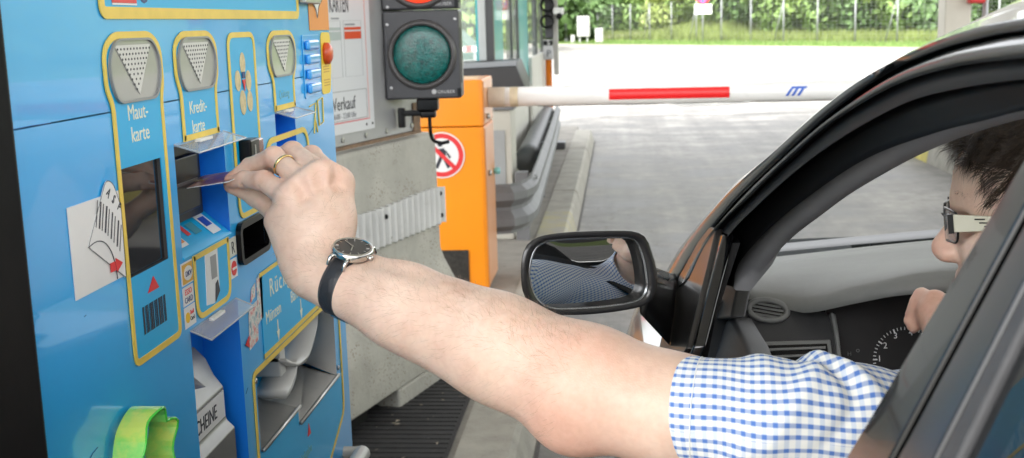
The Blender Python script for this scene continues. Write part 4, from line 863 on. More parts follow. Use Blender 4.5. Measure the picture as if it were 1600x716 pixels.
def strip(name, x0, x1, a0, a1, m, r_=.0468):
    mb = MB(); mb.loft([[bpos(x, lerp(a0, a1, j/6), r_) for j in range(7)] for x in (x0, x1)]); return mb.build(name, m, ba, smooth=True)
for x0, x1 in ((-.047, .535), (1.6, 2.2), (2.8, 3.3)): strip('red_stripe', x0, x1, R(-26), R(38), mat('red reflective', srgb(226, 32, 34), .35))
strip('bottom_rubber', -.4, 3.55, R(-112), R(-76), M_rubber, .0475)
mb = MB(); mb.tube([bpos(x)+Vector((0, -.01, -.0475-.010*math.sin(math.pi*(x-.22)/.42)**.7 if .22 < x < .64 else -.0475)) for x in np.linspace(.221, .639, 16)], .004, 6); mb.build('stay_cable', M_bw, ba, smooth=True)
M_lb = mat('logo blue', srgb(40, 92, 190), .4)
def slant(name, x0, x1, a0, a1, sh, m):
    mb = MB(); mb.loft([[bpos(x + sh*(lerp(a0, a1, j/6)-R(-24))/R(54), lerp(a0, a1, j/6), .0468) for j in range(7)] for x in (x0, x1)]); return mb.build(name, m, ba, smooth=True)
for dx in (.0, .027, .054): slant('logo_bar', .800+dx, .814+dx, R(-24), R(17), .030, M_lb)
slant('logo_bar', .802, .876, R(17.5), R(30), .030, M_lb); slant('logo_bar', .842, .866, R(-24), R(17), .030, M_lb) if False else None

# guard rail behind the cabinet
M_gr = mat('guard rail steel', (.17, .175, .18), .55, metal=.25, var=.12, vscale=5, dirt=.2)
gr = tag(empty('guard_rail', (-.55, 8.5, .143)), 'grey steel guard rail with curled end beside the kerb', 'guard rail')
cen = resample([(-.64, 12.0), (-.58, 10.0), (-.535, 8.2), (-.50, 6.7), (-.50, 6.35), (-.545, 6.13), (-.64, 6.05), (-.78, 6.08)], 60)
wp = [(0, .60), (.0, .585), (.035, .555), (.035, .515), (.0, .475), (.0, .455), (.035, .415), (.035, .375), (.0, .345), (0, .33)]
rows = []
for i in range(60):
    d = cen[min(i+1, 59)]-cen[max(i-1, 0)]; d /= np.linalg.norm(d); nn = np.array([-d[1], d[0]])
    if i < 40 and nn[0] < 0: nn = -nn
    rows.append([(cen[i][0]+nn[0]*o_, cen[i][1]+nn[1]*o_, z) for o_, z in wp] + [(cen[i][0]+nn[0]*(o_-.004), cen[i][1]+nn[1]*(o_-.004), z) for o_, z in wp[::-1]])
mb = MB(); mb.loft(rows, closed_u=True, cap=True); mb.build('beam', M_gr, gr, smooth=False)
mb = MB(); mb.tube([(c[0]-.11, c[1], .50) for c in cen[:40:3]], .09, 12); mb.build('backing_tube', mat('dark grey steel', (.13, .135, .14), .5, metal=.3, var=.1), gr, smooth=True)
for y in (6.9, 8.6, 10.3, 11.6):
    x = float(np.interp(-y, -cen[:40, 1], cen[:40, 0])); mb = MB(); mb.box((x-.10, y-.04, .14), (x-.02, y+.04, .56)); mb.build('post', M_gr, gr, bev=.004)
for (x, z) in ((-.475, .59), (-.47, .575)):
    mb = MB(); mb.box((x-.003, 6.45, z), (x+.004, 6.53, z+.006)); mb.build('slot', M_blk, gr)

# toll booth
M_teal = mat('turquoise frame paint', srgb(48, 160, 164), .38, var=.05, vscale=4, coat=.2)
M_bwall = mat('booth wall', (.6, .59, .54), .5, var=.07, vscale=3, dirt=.2, dirtcol=(.3, .28, .22))
M_bgl = mat('booth glass', (.75, .85, .8), .03, alpha=.22, spec=.7)
M_dfr = mat('dark window frame', (.03, .033, .036), .4)
bt = tag(empty('toll_booth', (-1.5, 9.5, .143)), 'toll booth with turquoise posts and large windows behind the barrier', 'booth')
XB = -.80
def yx(px, X): # distance down the lane where the wall x = X passes pixel column px near the top of the picture
    return float(onp(px, 60, (X, 0, 0), (1, 0, 0))[1])
y1a, y1b, y2a, y2b, y3 = yx(768, XB), yx(786, XB), yx(812, XB), yx(825, XB), yx(849, XB)
mb = MB(); mb.box((-2.4, y1a, .143), (XB-.01, y3, 1.06)); mb.build('wall', M_bwall, bt)
mb = MB(); mb.box((-2.45, y1a-.05, 2.5), (XB+.1, y3+.1, 2.75)); mb.build('roof', M_white, bt)
for (a, b_) in ((y1a, y1b), (y2a, y2b)):
    mb = MB(); mb.box((XB-.10, a, .9), (XB, b_, 2.5)); mb.build('corner_post', M_teal, bt, bev=.01)
mb = MB(); mb.box((XB-.008, y1b+.001, 1.0605), (XB-.002, y2a-.001, 2.5)); mb.build('window_pane', M_bgl, bt)
mb = MB(); mb.box((XB-.008, y2b+.001, 1.0605), (XB-.002, y3, 2.5)); mb.build('window_pane', M_bgl, bt)
mb = MB(); mb.box((-2.38, y1a+.02, 1.0605), (-.905, y1a+.026, 2.5)); mb.build('window_pane', M_bgl, bt)
for px, w_ in ((799, .05), (809, .06), (838, .05), (847, .09)):
    yy = yx(px, XB); mb = MB(); mb.box((XB-.04, yy, 1.0), (XB+.006, yy+w_, 2.5)); mb.build('window_frame', M_dfr, bt)
xa, xb = W(748, 50, y1a)[0], W(760, 50, y1a)[0]; xc = W(763, 50, y1a)[0]
mb = MB(); mb.box((xa, y1a-.03, 1.0), (xb, y1a+.05, 2.5)); mb.build('front_jamb', mat('pale grey frame', (.42, .45, .45), .45, var=.05), bt, bev=.006)
mb = MB(); mb.box((xb, y1a-.02, 1.0), (xc+.035, y1a+.04, 2.5)); mb.build('window_frame', M_dfr, bt)
yw = y2b+.01; mb = MB(); mb.box((XB, yw, .5), (XB+.03, y3, W(835, 90, yw)[2])); mb.build('lane_panel', M_bwall, bt, bev=.006)
# black counter hood below the booth windows
c0, c1 = W(716, 104, 6.95), W(806, 97, 6.95)
hd = tag(empty('counter_hood', (c0[0], 7.2, 1.0)), 'black sloping counter hood with grey top edge under the booth window', 'counter')
rows = []
for x, zt in ((c0[0]-.3, c0[2]), (c1[0], c1[2]), (c1[0]+.05, c1[2]-.13)):
    rows.append([(x, 6.95, .98), (x, 6.95, zt-.025), (x, 7.0, zt), (x, 7.35, zt+.01), (x, 7.35, .98)])
mb = MB(); mb.loft(rows, closed_u=True, cap=True); mb.build('body', mat('black coated steel', (.022, .023, .025), .5, var=.1), hd, bev=.006)
mb = MB(); mb.loft([[(c0[0]-.3, 6.945, c0[2]-.022), (c0[0]-.3, 6.997, c0[2]+.004), (c0[0]-.3, 7.05, c0[2]+.006)], [(c1[0], 6.945, c1[2]-.022), (c1[0], 6.997, c1[2]+.004), (c1[0], 7.05, c1[2]+.006)]]); mb.build('top_edge', mat('grey coated edge', (.28, .29, .31), .4), hd)
# grey locker and pipe under the hood
a = W(770, 268, 6.9); b_ = W(798, 172, 6.9); lk = tag(empty('grey_locker', (a[0], 6.95, .143)), 'grey and cream locker between orange cabinet and booth wall', 'locker')
mb = MB(); mb.box((a[0]-.25, 6.9, .143), (b_[0], 7.2, b_[2])); mb.build('housing', mat('cream locker', (.5, .49, .43), .5, var=.1, vscale=3), lk, bev=.006)
mb = MB(); mb.box((a[0]-.2, 6.893, .2), (b_[0]-.04, 6.8995, b_[2]-.12)); mb.build('door', mat('grey locker door', (.30, .315, .315), .5, var=.06), lk)
mb = MB(); mb.box((a[0]-.27, 6.88, b_[2]), (b_[0]+.02, 7.22, b_[2]+.03)); mb.build('lid', M_gr, lk, bev=.004)
# second signal on its post past the booth
Y2 = 12.05; x0, x1 = W(851, 30, Y2)[0], W(868, 30, Y2)[0]
s2 = tag(empty('lane_signal', ((x0+x1)/2, Y2, .143)), 'small black lane signal with hooded lamps past the booth', 'traffic light')
mb = MB(); mb.box((x0, Y2, W(860, 60, Y2)[2]), (x1-.03, Y2+.16, W(860, -40, Y2)[2])); mb.build('housing', M_tl, s2, bev=.01)
for py in (8, 34, -18):
    c = W(857, py, Y2); Mx = Matrix.Translation((c[0]-.01, Y2-.001, c[2])) @ Matrix.Rotation(R(90), 4, 'X'); mb = MB(); mb.loft([[Mx @ Vector((r_*math.cos(2*math.pi*j/20), r_*math.sin(2*math.pi*j/20), h)) for j in range(20)] for r_, h in ((.055, .0), (.07, .0), (.074, .10), (.06, .10), (.052, .004))], closed_u=True); mb.build('lamp_hood', M_blk, s2, smooth=True)
mb = MB(); mb.box((x1-.03, Y2+.02, .9), (x1+.02, Y2+.10, 2.3)); mb.build('post', mat('pale grey post', (.42, .41, .38), .5, var=.08), s2, bev=.005)
z0, z1, zm = W(860, 93, Y2)[2], W(860, 62, Y2)[2], W(860, 71, Y2)[2]
mb = MB(); mb.box((x0-.02, Y2-.03, z0), (x1-.03, Y2-.01, z1)); pl = mb.build('plate', mat('plate grey', (.45, .45, .46), .4), s2); 
mb = MB(); mb.box((x0-.018, Y2-.034, zm), (x1-.032, Y2-.031, z1-.01)); mb.build('plate_header', M_blk, pl)
MY = Matrix(((1, 0, 0), (0, 0, -1), (0, 1, 0)))
text('lettering', 'S', .07, (x0+.02, Y2-.036, zm+.008), MY, M_paper, pl); text('lettering', 'P', .10, (x0+.01, Y2-.032, z0+.03), MY, M_ink, pl)
mb = MB(); mb.tube([((x0+x1)/2-.03, Y2+.06, .14), ((x0+x1)/2-.03, Y2+.06, z0)], .035, 10); mb.build('orange_post', mat('orange post paint', srgb(214, 116, 16), .45, var=.06), s2, smooth=True)
mb = MB(); mb.box((x1-.06, Y2-.2, .1435), (x1+.08, Y2+.05, .215)); mb.build('foot', M_tl, s2, bev=.01)
# camera on the post
cc = W(873, 20, Y2); cmr = tag(empty('surveillance_camera', tuple(cc)), 'small white surveillance camera on the post past the booth', 'camera')
mb = MB(); mb.box((cc[0]-.05, Y2-.12, cc[2]-.02), (cc[0]+.05, Y2+.1, cc[2]+.05)); mb.build('housing', M_white, cmr, bev=.015)
mb = MB(); mb.tube([(cc[0]+.01, Y2-.10, cc[2]-.03), (cc[0]+.01, Y2-.16, cc[2]-.04)], .03, 12); mb.build('lens', M_blk, cmr, smooth=True)
mb = MB(); mb.tube([(cc[0]-.1, Y2+.05, cc[2]), (cc[0], Y2+.05, cc[2])], .014, 8); mb.build('arm', M_galv, cmr, smooth=True)
# dark green hut and striped board beyond the booth glass
gh = tag(empty('green_hut', (-3.1, 28, 0)), 'dark green low hut seen through the booth front window', 'hut')
xg0, xg1, zg0, zg1 = W(690, 60, 28)[0], W(749, 60, 28)[0], W(730, 98, 28)[2], W(730, 82, 28)[2]
mb = MB(); mb.box((xg0-1, 28, 0), (xg1, 30, zg1)); mb.build('wall', mat('dark green paint', (.02, .07, .05), .5, var=.1), gh, bev=.03)
zr = W(730, 48, 28)[2]; mb = MB(); mb.loft([[(xg0-1, 28.02, zg1), (xg1-.1, 28.02, zg1), (xg1-.62, 28.02, zr), (xg0-1, 28.02, zr)], [(xg0-1, 29.9, zg1), (xg1-.1, 29.9, zg1), (xg1-.62, 29.9, zr), (xg0-1, 29.9, zr)]], closed_u=True, cap=True); mb.build('roof', mat('grey green roof', (.06, .12, .09), .6, var=.1), gh)
stb = tag(empty('striped_board', (xg0, 27.5, 0)), 'red and white striped warning board before the green hut', 'warning board')
zs0, zs1 = W(730, 81, 27.5)[2], W(730, 73, 27.5)[2]; n = 7
for i in range(n):
    xa_, xb_ = lerp(xg0-.1, xg1+.02, i/n), lerp(xg0-.1, xg1+.02, (i+1)/n); mb = MB(); mb.box((xa_, 27.5, zs0), (xb_, 27.56, zs1)); mb.build('stripe', M_red if i % 2 else M_white, stb)
for x in (xg0, xg1-.1): mb = MB(); mb.box((x, 27.57, 0), (x+.06, 27.63, zs1)); mb.build('post', M_galv, stb)

# ================================================================== CAR
# the car's left flank above the belt is a plane leaning inwards: x = .122 + .42 (z - 1.214)
M_car = mat('dark grey green metallic paint', (.022, .026, .029), .34, metal=.25, var=.05, vscale=3, coat=.8, coat_rough=.05)
M_gloss = mat('gloss black trim', (.003, .003, .0035), .16, spec=.3, coat=.7, coat_rough=.04, bump=.01, bscale=30)
M_seal = mat('rubber seal', (.0035, .0035, .004), .5, spec=.25, var=.2, vscale=30)
M_trimg = mat('grey pillar trim', (.28, .285, .295), .65, var=.06, vscale=30, bump=.15, bscale=500)
M_dash = mat('dashboard plastic', (.20, .205, .20), .50, var=.05, vscale=40, bump=.25, bscale=700)  # lightened so the base colour carries the dash top's sky reflection
M_dashd = mat('dark dashboard plastic', (.034, .035, .037), .5, var=.08, vscale=40, bump=.2, bscale=700)
M_wglass = mat('windscreen glass', (.5, .6, .58), .02, alpha=.14, spec=.5)
M_tint = mat('tinted side glass', (.012, .014, .016), .015, alpha=.72, spec=.8)
M_tint2 = mat('darkened window glass', (.008, .009, .010), .02, alpha=.93, spec=.8)  # opacity raised to keep daylight out of the door mirror's view
M_cloth = mat('seat cloth', (.02, .02, .022), .9, var=.2, vscale=30)
car = tag(empty('car', (.84, .8, 0)), 'dark grey car with its driver window wound down, stopped at the machine', 'car')
XC = .84
SN = (1, 0, -.42)
def sx(z, off=0.0): return .122 + (z-1.214)*.42 + off
def S(px, py, off=0.0): return onp(px, py, (.122+off, 0, 1.214), SN)
N_ = 64
c0 = [(1030, 445), (1062, 388), (1120, 317), (1154, 281), (1200, 245), (1260, 189), (1320, 142), (1384, 103), (1440, 72), (1545, 22), (1600, -3), (1680, -30), (1790, -52)]
c1 = [(1052, 452), (1090, 388), (1140, 325), (1172, 292), (1218, 250), (1300, 177), (1384, 118), (1468, 80), (1551, 58), (1600, 50), (1700, 38), (1820, 30)]
c2 = [(1086, 430), (1120, 360), (1170, 309), (1236, 246), (1294, 196), (1350, 160), (1412, 128), (1495, 104), (1600, 91), (1720, 84), (1830, 82)]
c3 = [(1106, 440), (1136, 372), (1190, 315), (1250, 262), (1320, 212), (1412, 162), (1500, 138), (1600, 124), (1720, 112), (1830, 108)]
c4 = [(1146, 450), (1155, 411), (1209, 351), (1293, 286), (1364, 243), (1461, 208), (1540, 188), (1600, 173), (1720, 160), (1830, 150)]
c5 = [(1172, 455), (1190, 424), (1234, 375), (1285, 335), (1335, 299), (1419, 251), (1486, 221), (1560, 196), (1640, 178), (1760, 165), (1850, 158)]
def curve(pts, off): return resample([S(a, b, o_) for (a, b), o_ in zip(pts, off if hasattr(off, '__len__') else [off]*len(pts))], N_)
cE = [(1034, 446), (1066, 389), (1124, 319), (1160, 284), (1206, 247), (1268, 193), (1328, 146), (1392, 109), (1451, 77), (1501, 56), (1551, 40), (1600, 30), (1700, 14), (1810, 2)]
K0 = curve(cE, 0); KR = curve(c0, [.008, .008, .008, .010, .012, .016, .022, .030, .038, .046, .050, .052, .054]); K1 = curve(c1, .004); K1b = curve(c1, .016); K1c = curve([(a+3, b+5) for a, b in c1], .003); K2 = curve(c2, .003)
K2b = curve(c2, .012); K3a = curve(c3, .012); K3b = curve([(a, b) for a, b in c3], .030); K4a = curve(c4, .045); K4 = curve(c4, .060); K5 = curve(c5, .085); K5b = K5 + np.array([.03, .02, .03])
def band(name, curves, m, sm=True):
    mb = MB(); mb.loft([[tuple(p) for p in c] for c in curves]); o = mb.build(name, m, car, smooth=sm); return o
# roof rail / A-pillar outer: rounded section from the gutter over the edge towards the windscreen and roof
mid = lerp(K0, K1, .45) + np.array([-.006, 0, .003])
K000 = KR; K00 = lerp(K0, KR, .4) + np.array([-.001, 0, .0015])
band('roof_rail', [K000, K00, K0, mid, lerp(K0, K1, .85)+np.array([-.003, 0, 0]), K1, K1b], M_car)
band('gutter', [K1b, K1c+np.array([.012, 0, 0]), K1c], M_seal)
dfm = lerp(K1c, K2, .5) + np.array([-.004, 0, .001])
frm = band('door_frame', [K1c, dfm, K2, K2b], M_car)
f1 = lerp(K2b, K3a, .5) + np.array([-.003, 0, -.001])
band('window_seal', [K2b, f1, K3a], M_seal); band('glass_channel', [K3a, K3b], M_rubber)
s1 = lerp(K3b, K4a, .35) + np.array([-.006, 0, 0]); s2_ = lerp(K3b, K4a, .7) + np.array([.006, 0, 0])
band('door_seal', [K3b, s1, s2_, K4a], M_seal); band('seal_lip', [K4a, K4], M_rubber)
t1 = lerp(K4, K5, .5) + np.array([-.008, -.004, 0]); band('pillar_trim', [K4, t1, K5, K5b], M_trimg)
# ---- roof, bonnet and flanks
RL = [tuple(p) for p in K000]
idx = [i for i in range(N_) if K000[i][1] <= 1.0]
roofL = [K000[i] for i in idx]
tail = [np.array([x, y, z]) for x, y, z in ((.285, .40, 1.455), (.28, 0, 1.450), (.28, -.4, 1.43), (.28, -.8, 1.39), (.28, -1.1, 1.35))]
roofL = [p for p in roofL if p[1] > .45] + tail
rows = []
for k in range(13):
    u = k/12; rows.append([(lerp(p[0], 2*XC-p[0], u), p[1] + .05*(1-(2*u-1)**2)*max(0, (p[1]-.6)), p[2] + .002*(1-(2*u-1)**2)) for p in roofL])
mb = MB(); mb.loft(rows); mb.build('roof', M_car, car, smooth=True)
mb = MB(); mb.loft([[(p[0]+(.03 if k < 2 else 0), p[1], p[2]-.035) for p in r_] for k, r_ in enumerate(rows)]); mb.build('headliner', mat('headliner cloth', (.30, .30, .29), .9), car, smooth=True)
# lower body
def flank(y):
    f = max(0, (y-1.9)/1.1); r_ = max(0, (-y-.4)/1.0); k = .10*f**2 + .06*r_**2
    top = .975 - .10*max(0, (y-1.55)) - .05*f**2
    q = top/.975
    return [(x_, z_*q if z_ > .6 else z_) for x_, z_ in [(.06+k, .20), (.012+k, .34), (-.008+k, .55), (-.016+k, .72), (-.006+k, .88), (.020+k, .963), (.034+k, .975)]]
ys = np.linspace(-1.45, 2.95, 45); WH = ((2.25, .31), (-.35, .31))
L_rows = []
for y in ys:
    r_ = []
    for x, z in flank(y):
        for wy, wr in WH:
            if abs(y-wy) < wr: z = max(z, .30+math.sqrt(max(0, wr**2-(y-wy)**2))) if z < .62 else z
        r_.append((x, y, z))
    L_rows.append(r_)
mb = MB(); mb.loft(L_rows); mb.loft([[(2*XC-x, y, z) for x, y, z in r_] for r_ in L_rows]); mb.build('body_side', M_car, car, smooth=True)
rows = []
for y in np.linspace(1.60, 2.95, 18):
    x0, z0 = flank(y)[-1]; f = max(0, (y-1.9)/1.05); rows.append([(lerp(x0, 2*XC-x0, u), y + (.10*(1-(2*u-1)**2) if y > 2.9 else 0), z0 + .035*(1-abs(2*u-1)**3)*(1-.25*f)) for u in np.linspace(0, 1, 17)])
mb = MB(); mb.loft(rows); mb.build('bonnet', M_car, car, smooth=True)
x0, z0 = flank(2.95)[-1]
mb = MB(); mb.loft([[(lerp(.16, 2*XC-.16, u), 2.95+.10*(1-(2*u-1)**2), z) for u in np.linspace(0, 1, 13)] for z in (.22, .45, .6, .80, .87)]); mb.build('front_bumper', M_car, car, smooth=True)
mb = MB(); mb.loft([[(lerp(.10, 2*XC-.10, u), -1.45-.10*(1-(2*u-1)**2), z) for u in np.linspace(0, 1, 13)] for z in (.25, .6, .95)]); mb.loft([[(lerp(.10, 2*XC-.10, u), -1.45, .95) for u in np.linspace(0, 1, 13)], [(lerp(.12, 2*XC-.12, u), -1.05, .99) for u in np.linspace(0, 1, 13)]]); mb.build('tail', M_car, car, smooth=True)
mb = MB(); mb.box((.06, -1.4, .19), (2*XC-.06, 2.9, .23)); mb.build('underbody', M_rubber, car)
for wy, wr in WH:
    for sgn, xw in ((1, .02), (-1, 2*XC-.02)):
        Mw = Matrix.Translation((xw, wy, .30)) @ Matrix.Rotation(R(90)*sgn, 4, 'Y'); mb = MB(); mb.lathe([(.17, 0), (.27, -.005), (.298, .03), (.298, .15), (.27, .18), (.17, .18)], 32, Mw); tyre = mb.build('wheel', M_rubber, car, smooth=True)
        mb = MB(); mb.lathe([(.02, .03), (.06, .02), (.15, .04), (.185, .01), (.185, .05), (.02, .06)], 20, Mw); mb.build('rim', M_galv, tyre, smooth=True)
# windscreen, rear window and right-hand glass
WL = [p for p in K000 if p[1] > .95]; WL = resample([tuple(p) for p in WL], 16)
rows = []
for u in np.linspace(0, 1, 15):
    b_ = (1-(2*u-1)**2); rows.append([(lerp(p[0], 2*XC-p[0], u), p[1] + b_*.28*max(0.0, (1.40-p[2]))/.3*.9, p[2]-b_*.03*(1.42-p[2])/.3 + b_*.03*(p[2] > 1.38)) for p in WL])
mb = MB(); mb.loft(rows); mb.build('windscreen', M_wglass, car, smooth=True)
mb = MB(); mb.loft([[(2*XC-p[0], p[1], p[2]) for p in K5], [(2*XC-p[0], p[1], p[2]) for p in K000]]); mb.build('right_pillar', M_trimg, car, smooth=True)
mb = MB(); mb.loft([[(.27, -.8, 1.40), (2*XC-.27, -.8, 1.40)], [(.10, -1.10, 1.0), (2*XC-.10, -1.10, 1.0)]]); mb.build('rear_window', M_tint2, car)
mb = MB(); mb.add([(2*XC-sx(.98), -.7, .98), (2*XC-sx(.98), 1.5, .98), (2*XC-sx(1.38), .85, 1.39), (2*XC-sx(1.38), -.6, 1.40)], [(0, 1, 2, 3)]); mb.build('right_window', M_tint2, car)
# ---- B-pillar and rear door, in the leaning plane of the flank; (y, z) outlines
def side(name, poly, m, off=0.0, th=.018, parent=car, bev=0):
    mb = MB(); mb.prism(poly, lambda y, z, k: (sx(z, off+k), y, z), th); return mb.build(name, m, parent, bev=bev)
def ln(p, q, z): return p[0] + (q[0]-p[0])*(z-p[1])/(q[1]-p[1])
Bf = ((.565, 1.380), (.611, 1.210)); Bg = ((.537, 1.360), (.551, 1.234)); Bh = ((.530, 1.355), (.544, 1.237)); 
gA, gB = S(1600, 441), S(1460, 716); hA, hB = S(1600, 490), S(1490, 716); Bi = ((gA[1], gA[2]), (gB[1], gB[2])); Bj = ((hA[1], hA[2]), (hB[1], hB[2]))
zt, zb = 1.428, .985
side('pillar_cover', [(ln(*Bf, zt), zt), (ln(*Bg, zt), zt), (ln(*Bg, zb), zb), (ln(*Bf, zb), zb)], M_gloss, 0, .03, bev=.003)
side('door_gap', [(ln(*Bg, zt)-.0005, zt), (ln(*Bh, zt)+.0005, zt), (ln(*Bh, zb)+.0005, zb), (ln(*Bg, zb)-.0005, zb)], M_seal, .012, .02)
side('rear_door_frame', [(ln(*Bh, zt), zt), (ln(*Bi, zt), zt), (ln(*Bi, zb), zb), (ln(*Bh, zb), zb)], mat('satin black trim', (.02, .02, .022), .3, var=.1, vscale=20, coat=.5, coat_rough=.12), 0, .03, bev=.003)
side('rubber_strip', [(ln(*Bi, zt), zt), (ln(*Bj, zt), zt), (ln(*Bj, zb), zb), (ln(*Bi, zb), zb)], mat('weathered rubber', (.055, .055, .058), .5, var=.2, vscale=30), .001, .012, bev=.003)
side('rear_side_window', [(ln(*Bj, 1.40), 1.40), (-.55, 1.38), (-.75, 1.0), (ln(*Bj, .99), .99)], M_tint, .006, .004)
side('rear_roof_frame', [(ln(*Bj, 1.455), 1.455), (-.8, 1.42), (-.55, 1.38), (ln(*Bj, 1.40), 1.40)], M_car, 0, .02)
side('belt_strip', [(-.8, .975), (1.45, .975), (1.45, 1.0), (-.8, 1.0)], M_seal, -.004, .02)
# ---- sail panel, door furniture, mirror
def spoly(name, pts, m, off, th, bev=0):
    n = len(pts); A = [S(a, b_, off) for a, b_ in pts]; mb = MB(); Bq = [p + np.array([th, 0, 0]) for p in A]
    mb.add(A+Bq, [tuple(range(n))[::-1], tuple(range(n, 2*n))] + [(i, (i+1) % n, n+(i+1) % n, n+i) for i in range(n)]); return mb.build(name, m, car, bev=bev)
spoly('sail_panel', [(1105, 352), (1118, 358), (1104, 420), (1072, 545), (1040, 590), (1026, 560), (1046, 470), (1062, 430)], mat('warm black gloss trim', (.022, .020, .019), .30, spec=.3, coat=.25, coat_rough=.08), .001, .01, .002)  # black trim, its brown-orange reflection tinted into the base colour
spoly('window_channel', [(1118, 358), (1130, 366), (1110, 440), (1084, 540), (1060, 600), (1046, 596), (1074, 545), (1104, 420)], M_gloss, .006, .014, .003)
spoly('inner_channel', [(1130, 366), (1138, 380), (1098, 500), (1078, 600), (1062, 600), (1085, 540), (1111, 440)], M_seal, .016, .014)
spoly('sail_trim', [(1130, 386), (1158, 408), (1153, 440), (1141, 497), (1083, 503), (1096, 470)], M_dashd, .085, .02, .004)
spoly('door_card', [(1084, 504), (1142, 497), (1165, 540), (1185, 600), (1062, 600)], mat('door card', (.05, .051, .054), .55, var=.06, vscale=30, bump=.2, bscale=500), .10, .03, .006)
mb = MB(); mb.box((.075, .58, .28), (.11, 1.62, .93)); mb.build('inner_door', M_dashd, car, bev=.01)
# door mirror
MM = np.array(W(920, 428, 1.20)); MNv = np.array([.575, -.818, .015]); MNv /= np.linalg.norm(MNv)
def Mp(px, py, back=0.0): return onp(px, py, MM - MNv*back, MNv)
gp = [(826, 432), (828, 408), (833, 393), (841, 383), (861, 375), (931, 371), (978, 370.5), (992, 374), (999, 383), (1007.7, 409), (1012, 443), (1009, 459), (998, 470), (975.5, 476), (925, 482), (872, 483.5), (850, 478), (834, 462)]
hp = [(814, 434), (814.5, 412), (818, 393), (828, 378), (850, 368), (897, 362.5), (968, 360.5), (995, 363), (1009, 372), (1017, 392), (1024, 417), (1027, 442), (1021, 465), (1003, 479), (947.6, 489), (892, 492.5), (853, 489), (829, 477), (817, 456)]
def closed(pts, n=56):
    P = pts + pts[:4]; q = resample(P, int(n*1.3)); s = np.r_[0, np.cumsum(np.linalg.norm(np.diff(q, axis=0), axis=1))]
    # trim to one lap starting at pts[1]
    i0 = int(np.argmin(np.linalg.norm(q-np.array(pts[1]), axis=1)[:len(q)//3])); i1 = len(q)//2 + int(np.argmin(np.linalg.norm(q[len(q)//2:]-np.array(pts[1]), axis=1)))
    return resample(q[i0:i1+1], n+1)[:-1]
def closed(pts, n=56): return resample(pts*3 + pts[:1], 3*n+1)[n:2*n]
gq, hq = closed(gp), closed(hp); gq = resample(np.vstack([gq, gq[:1]]), 57, False)[:-1]; hq = resample(np.vstack([hq, hq[:1]]), 57, False)[:-1]
G0 = [Mp(a, b_, .010) for a, b_ in gq]; gc = np.mean(G0, axis=0)
H0 = [Mp(a, b_, -.004) for a, b_ in hq]; H1_ = [Mp(a, b_, 0.004) for a, b_ in hq]
rim_in = [p*1.0 for p in [Mp(a, b_, -.002) for a, b_ in resample(np.vstack([gq, gq[:1]]), 57, False)[:-1]]]
MBk = np.array([.04, .985, -.17]); back1 = [gc + (p-gc)*1.005 + MBk*.022 for p in H1_]; back2 = [gc + (p-gc)*.88 + MBk*.060 for p in H1_]; back3 = [gc + (p-gc)*.52 + MBk*.085 for p in H1_]; back4 = [gc + (p-gc)*.02 + MBk*.092 for p in H1_]
mb = MB(); mb.loft([[tuple(p) for p in r_] for r_ in (G0, rim_in, H0, H1_, back1, back2, back3, back4)], closed_u=True)
mir = mb.build('door_mirror', mat('mirror shell', (.018, .018, .019), .35, var=.1, vscale=30, coat=.4, coat_rough=.15), car, smooth=True)
rows = []
for f in (1.0, .86, .72, .58, .44, .3, .15):
    rows.append([tuple(gc + (np.array(p)-gc)*f + MNv*(.0022*(1-f*f))) for p in G0])
mb = MB(); mb.loft(rows, closed_u=True); n_ = len(mb.v); mb.v.append(tuple(gc+MNv*.0022)); k_ = n_-56; mb.f += [(k_+j, k_+(j+1) % 56, n_) for j in range(56)]
M_mir = mat('mirror glass', (.82, .84, .85), .015, metal=1.0)
mb.build('mirror_glass', M_mir, mir, smooth=True)
mb = MB(); mb.tube([tuple(p + MNv*.001) for p in G0], .0016, 6, closed=True); mb.build('glass_edge', mat('bright mirror edge', (.5, .52, .54), .25, metal=.8), mir, smooth=True)
a_, b__ = np.array(Mp(1012, 462, .04)), np.array(S(1062, 462, .0)); a2, b2_ = np.array(Mp(1004, 484, .03)), np.array(S(1056, 530, .0))
mb = MB(); foot = []
for t in np.linspace(0, 1, 7):
    top = lerp(np.array(Mp(1016, 430, .03)), np.array(S(1058, 440, 0)), t) + np.array([0, 0, -.004*math.sin(t*3.14)]); bot = lerp(np.array(Mp(1000, 490, .03)), np.array(S(1046, 540, 0)), t)
    foot.append([tuple(top), tuple(lerp(top, bot, .5)+np.array([0, -.014, 0])), tuple(bot), tuple(bot+np.array([0, .05, 0])), tuple(lerp(top, bot, .5)+np.array([0, .065, 0])), tuple(top+np.array([0, .05, 0]))])
mb.loft(foot, closed_u=True, cap=True); mb.build('mirror_foot', MATS['mirror shell'], mir, smooth=True)
mb = MB(); mb.loft([[tuple(np.array(Mp(1014, 424, .02))+o_) for o_ in (np.array([0, 0, 0]), np.array([0, .04, 0]), np.array([.004, .04, -.012]), np.array([.004, 0, -.012]))], [tuple(np.array(S(1054, 438, -.003))+o_) for o_ in (np.array([0, 0, 0]), np.array([0, .04, 0]), np.array([.004, .04, -.012]), np.array([.004, 0, -.012]))]], closed_u=True, cap=True); mb.build('bright_cap', M_car, mir, bev=.003)
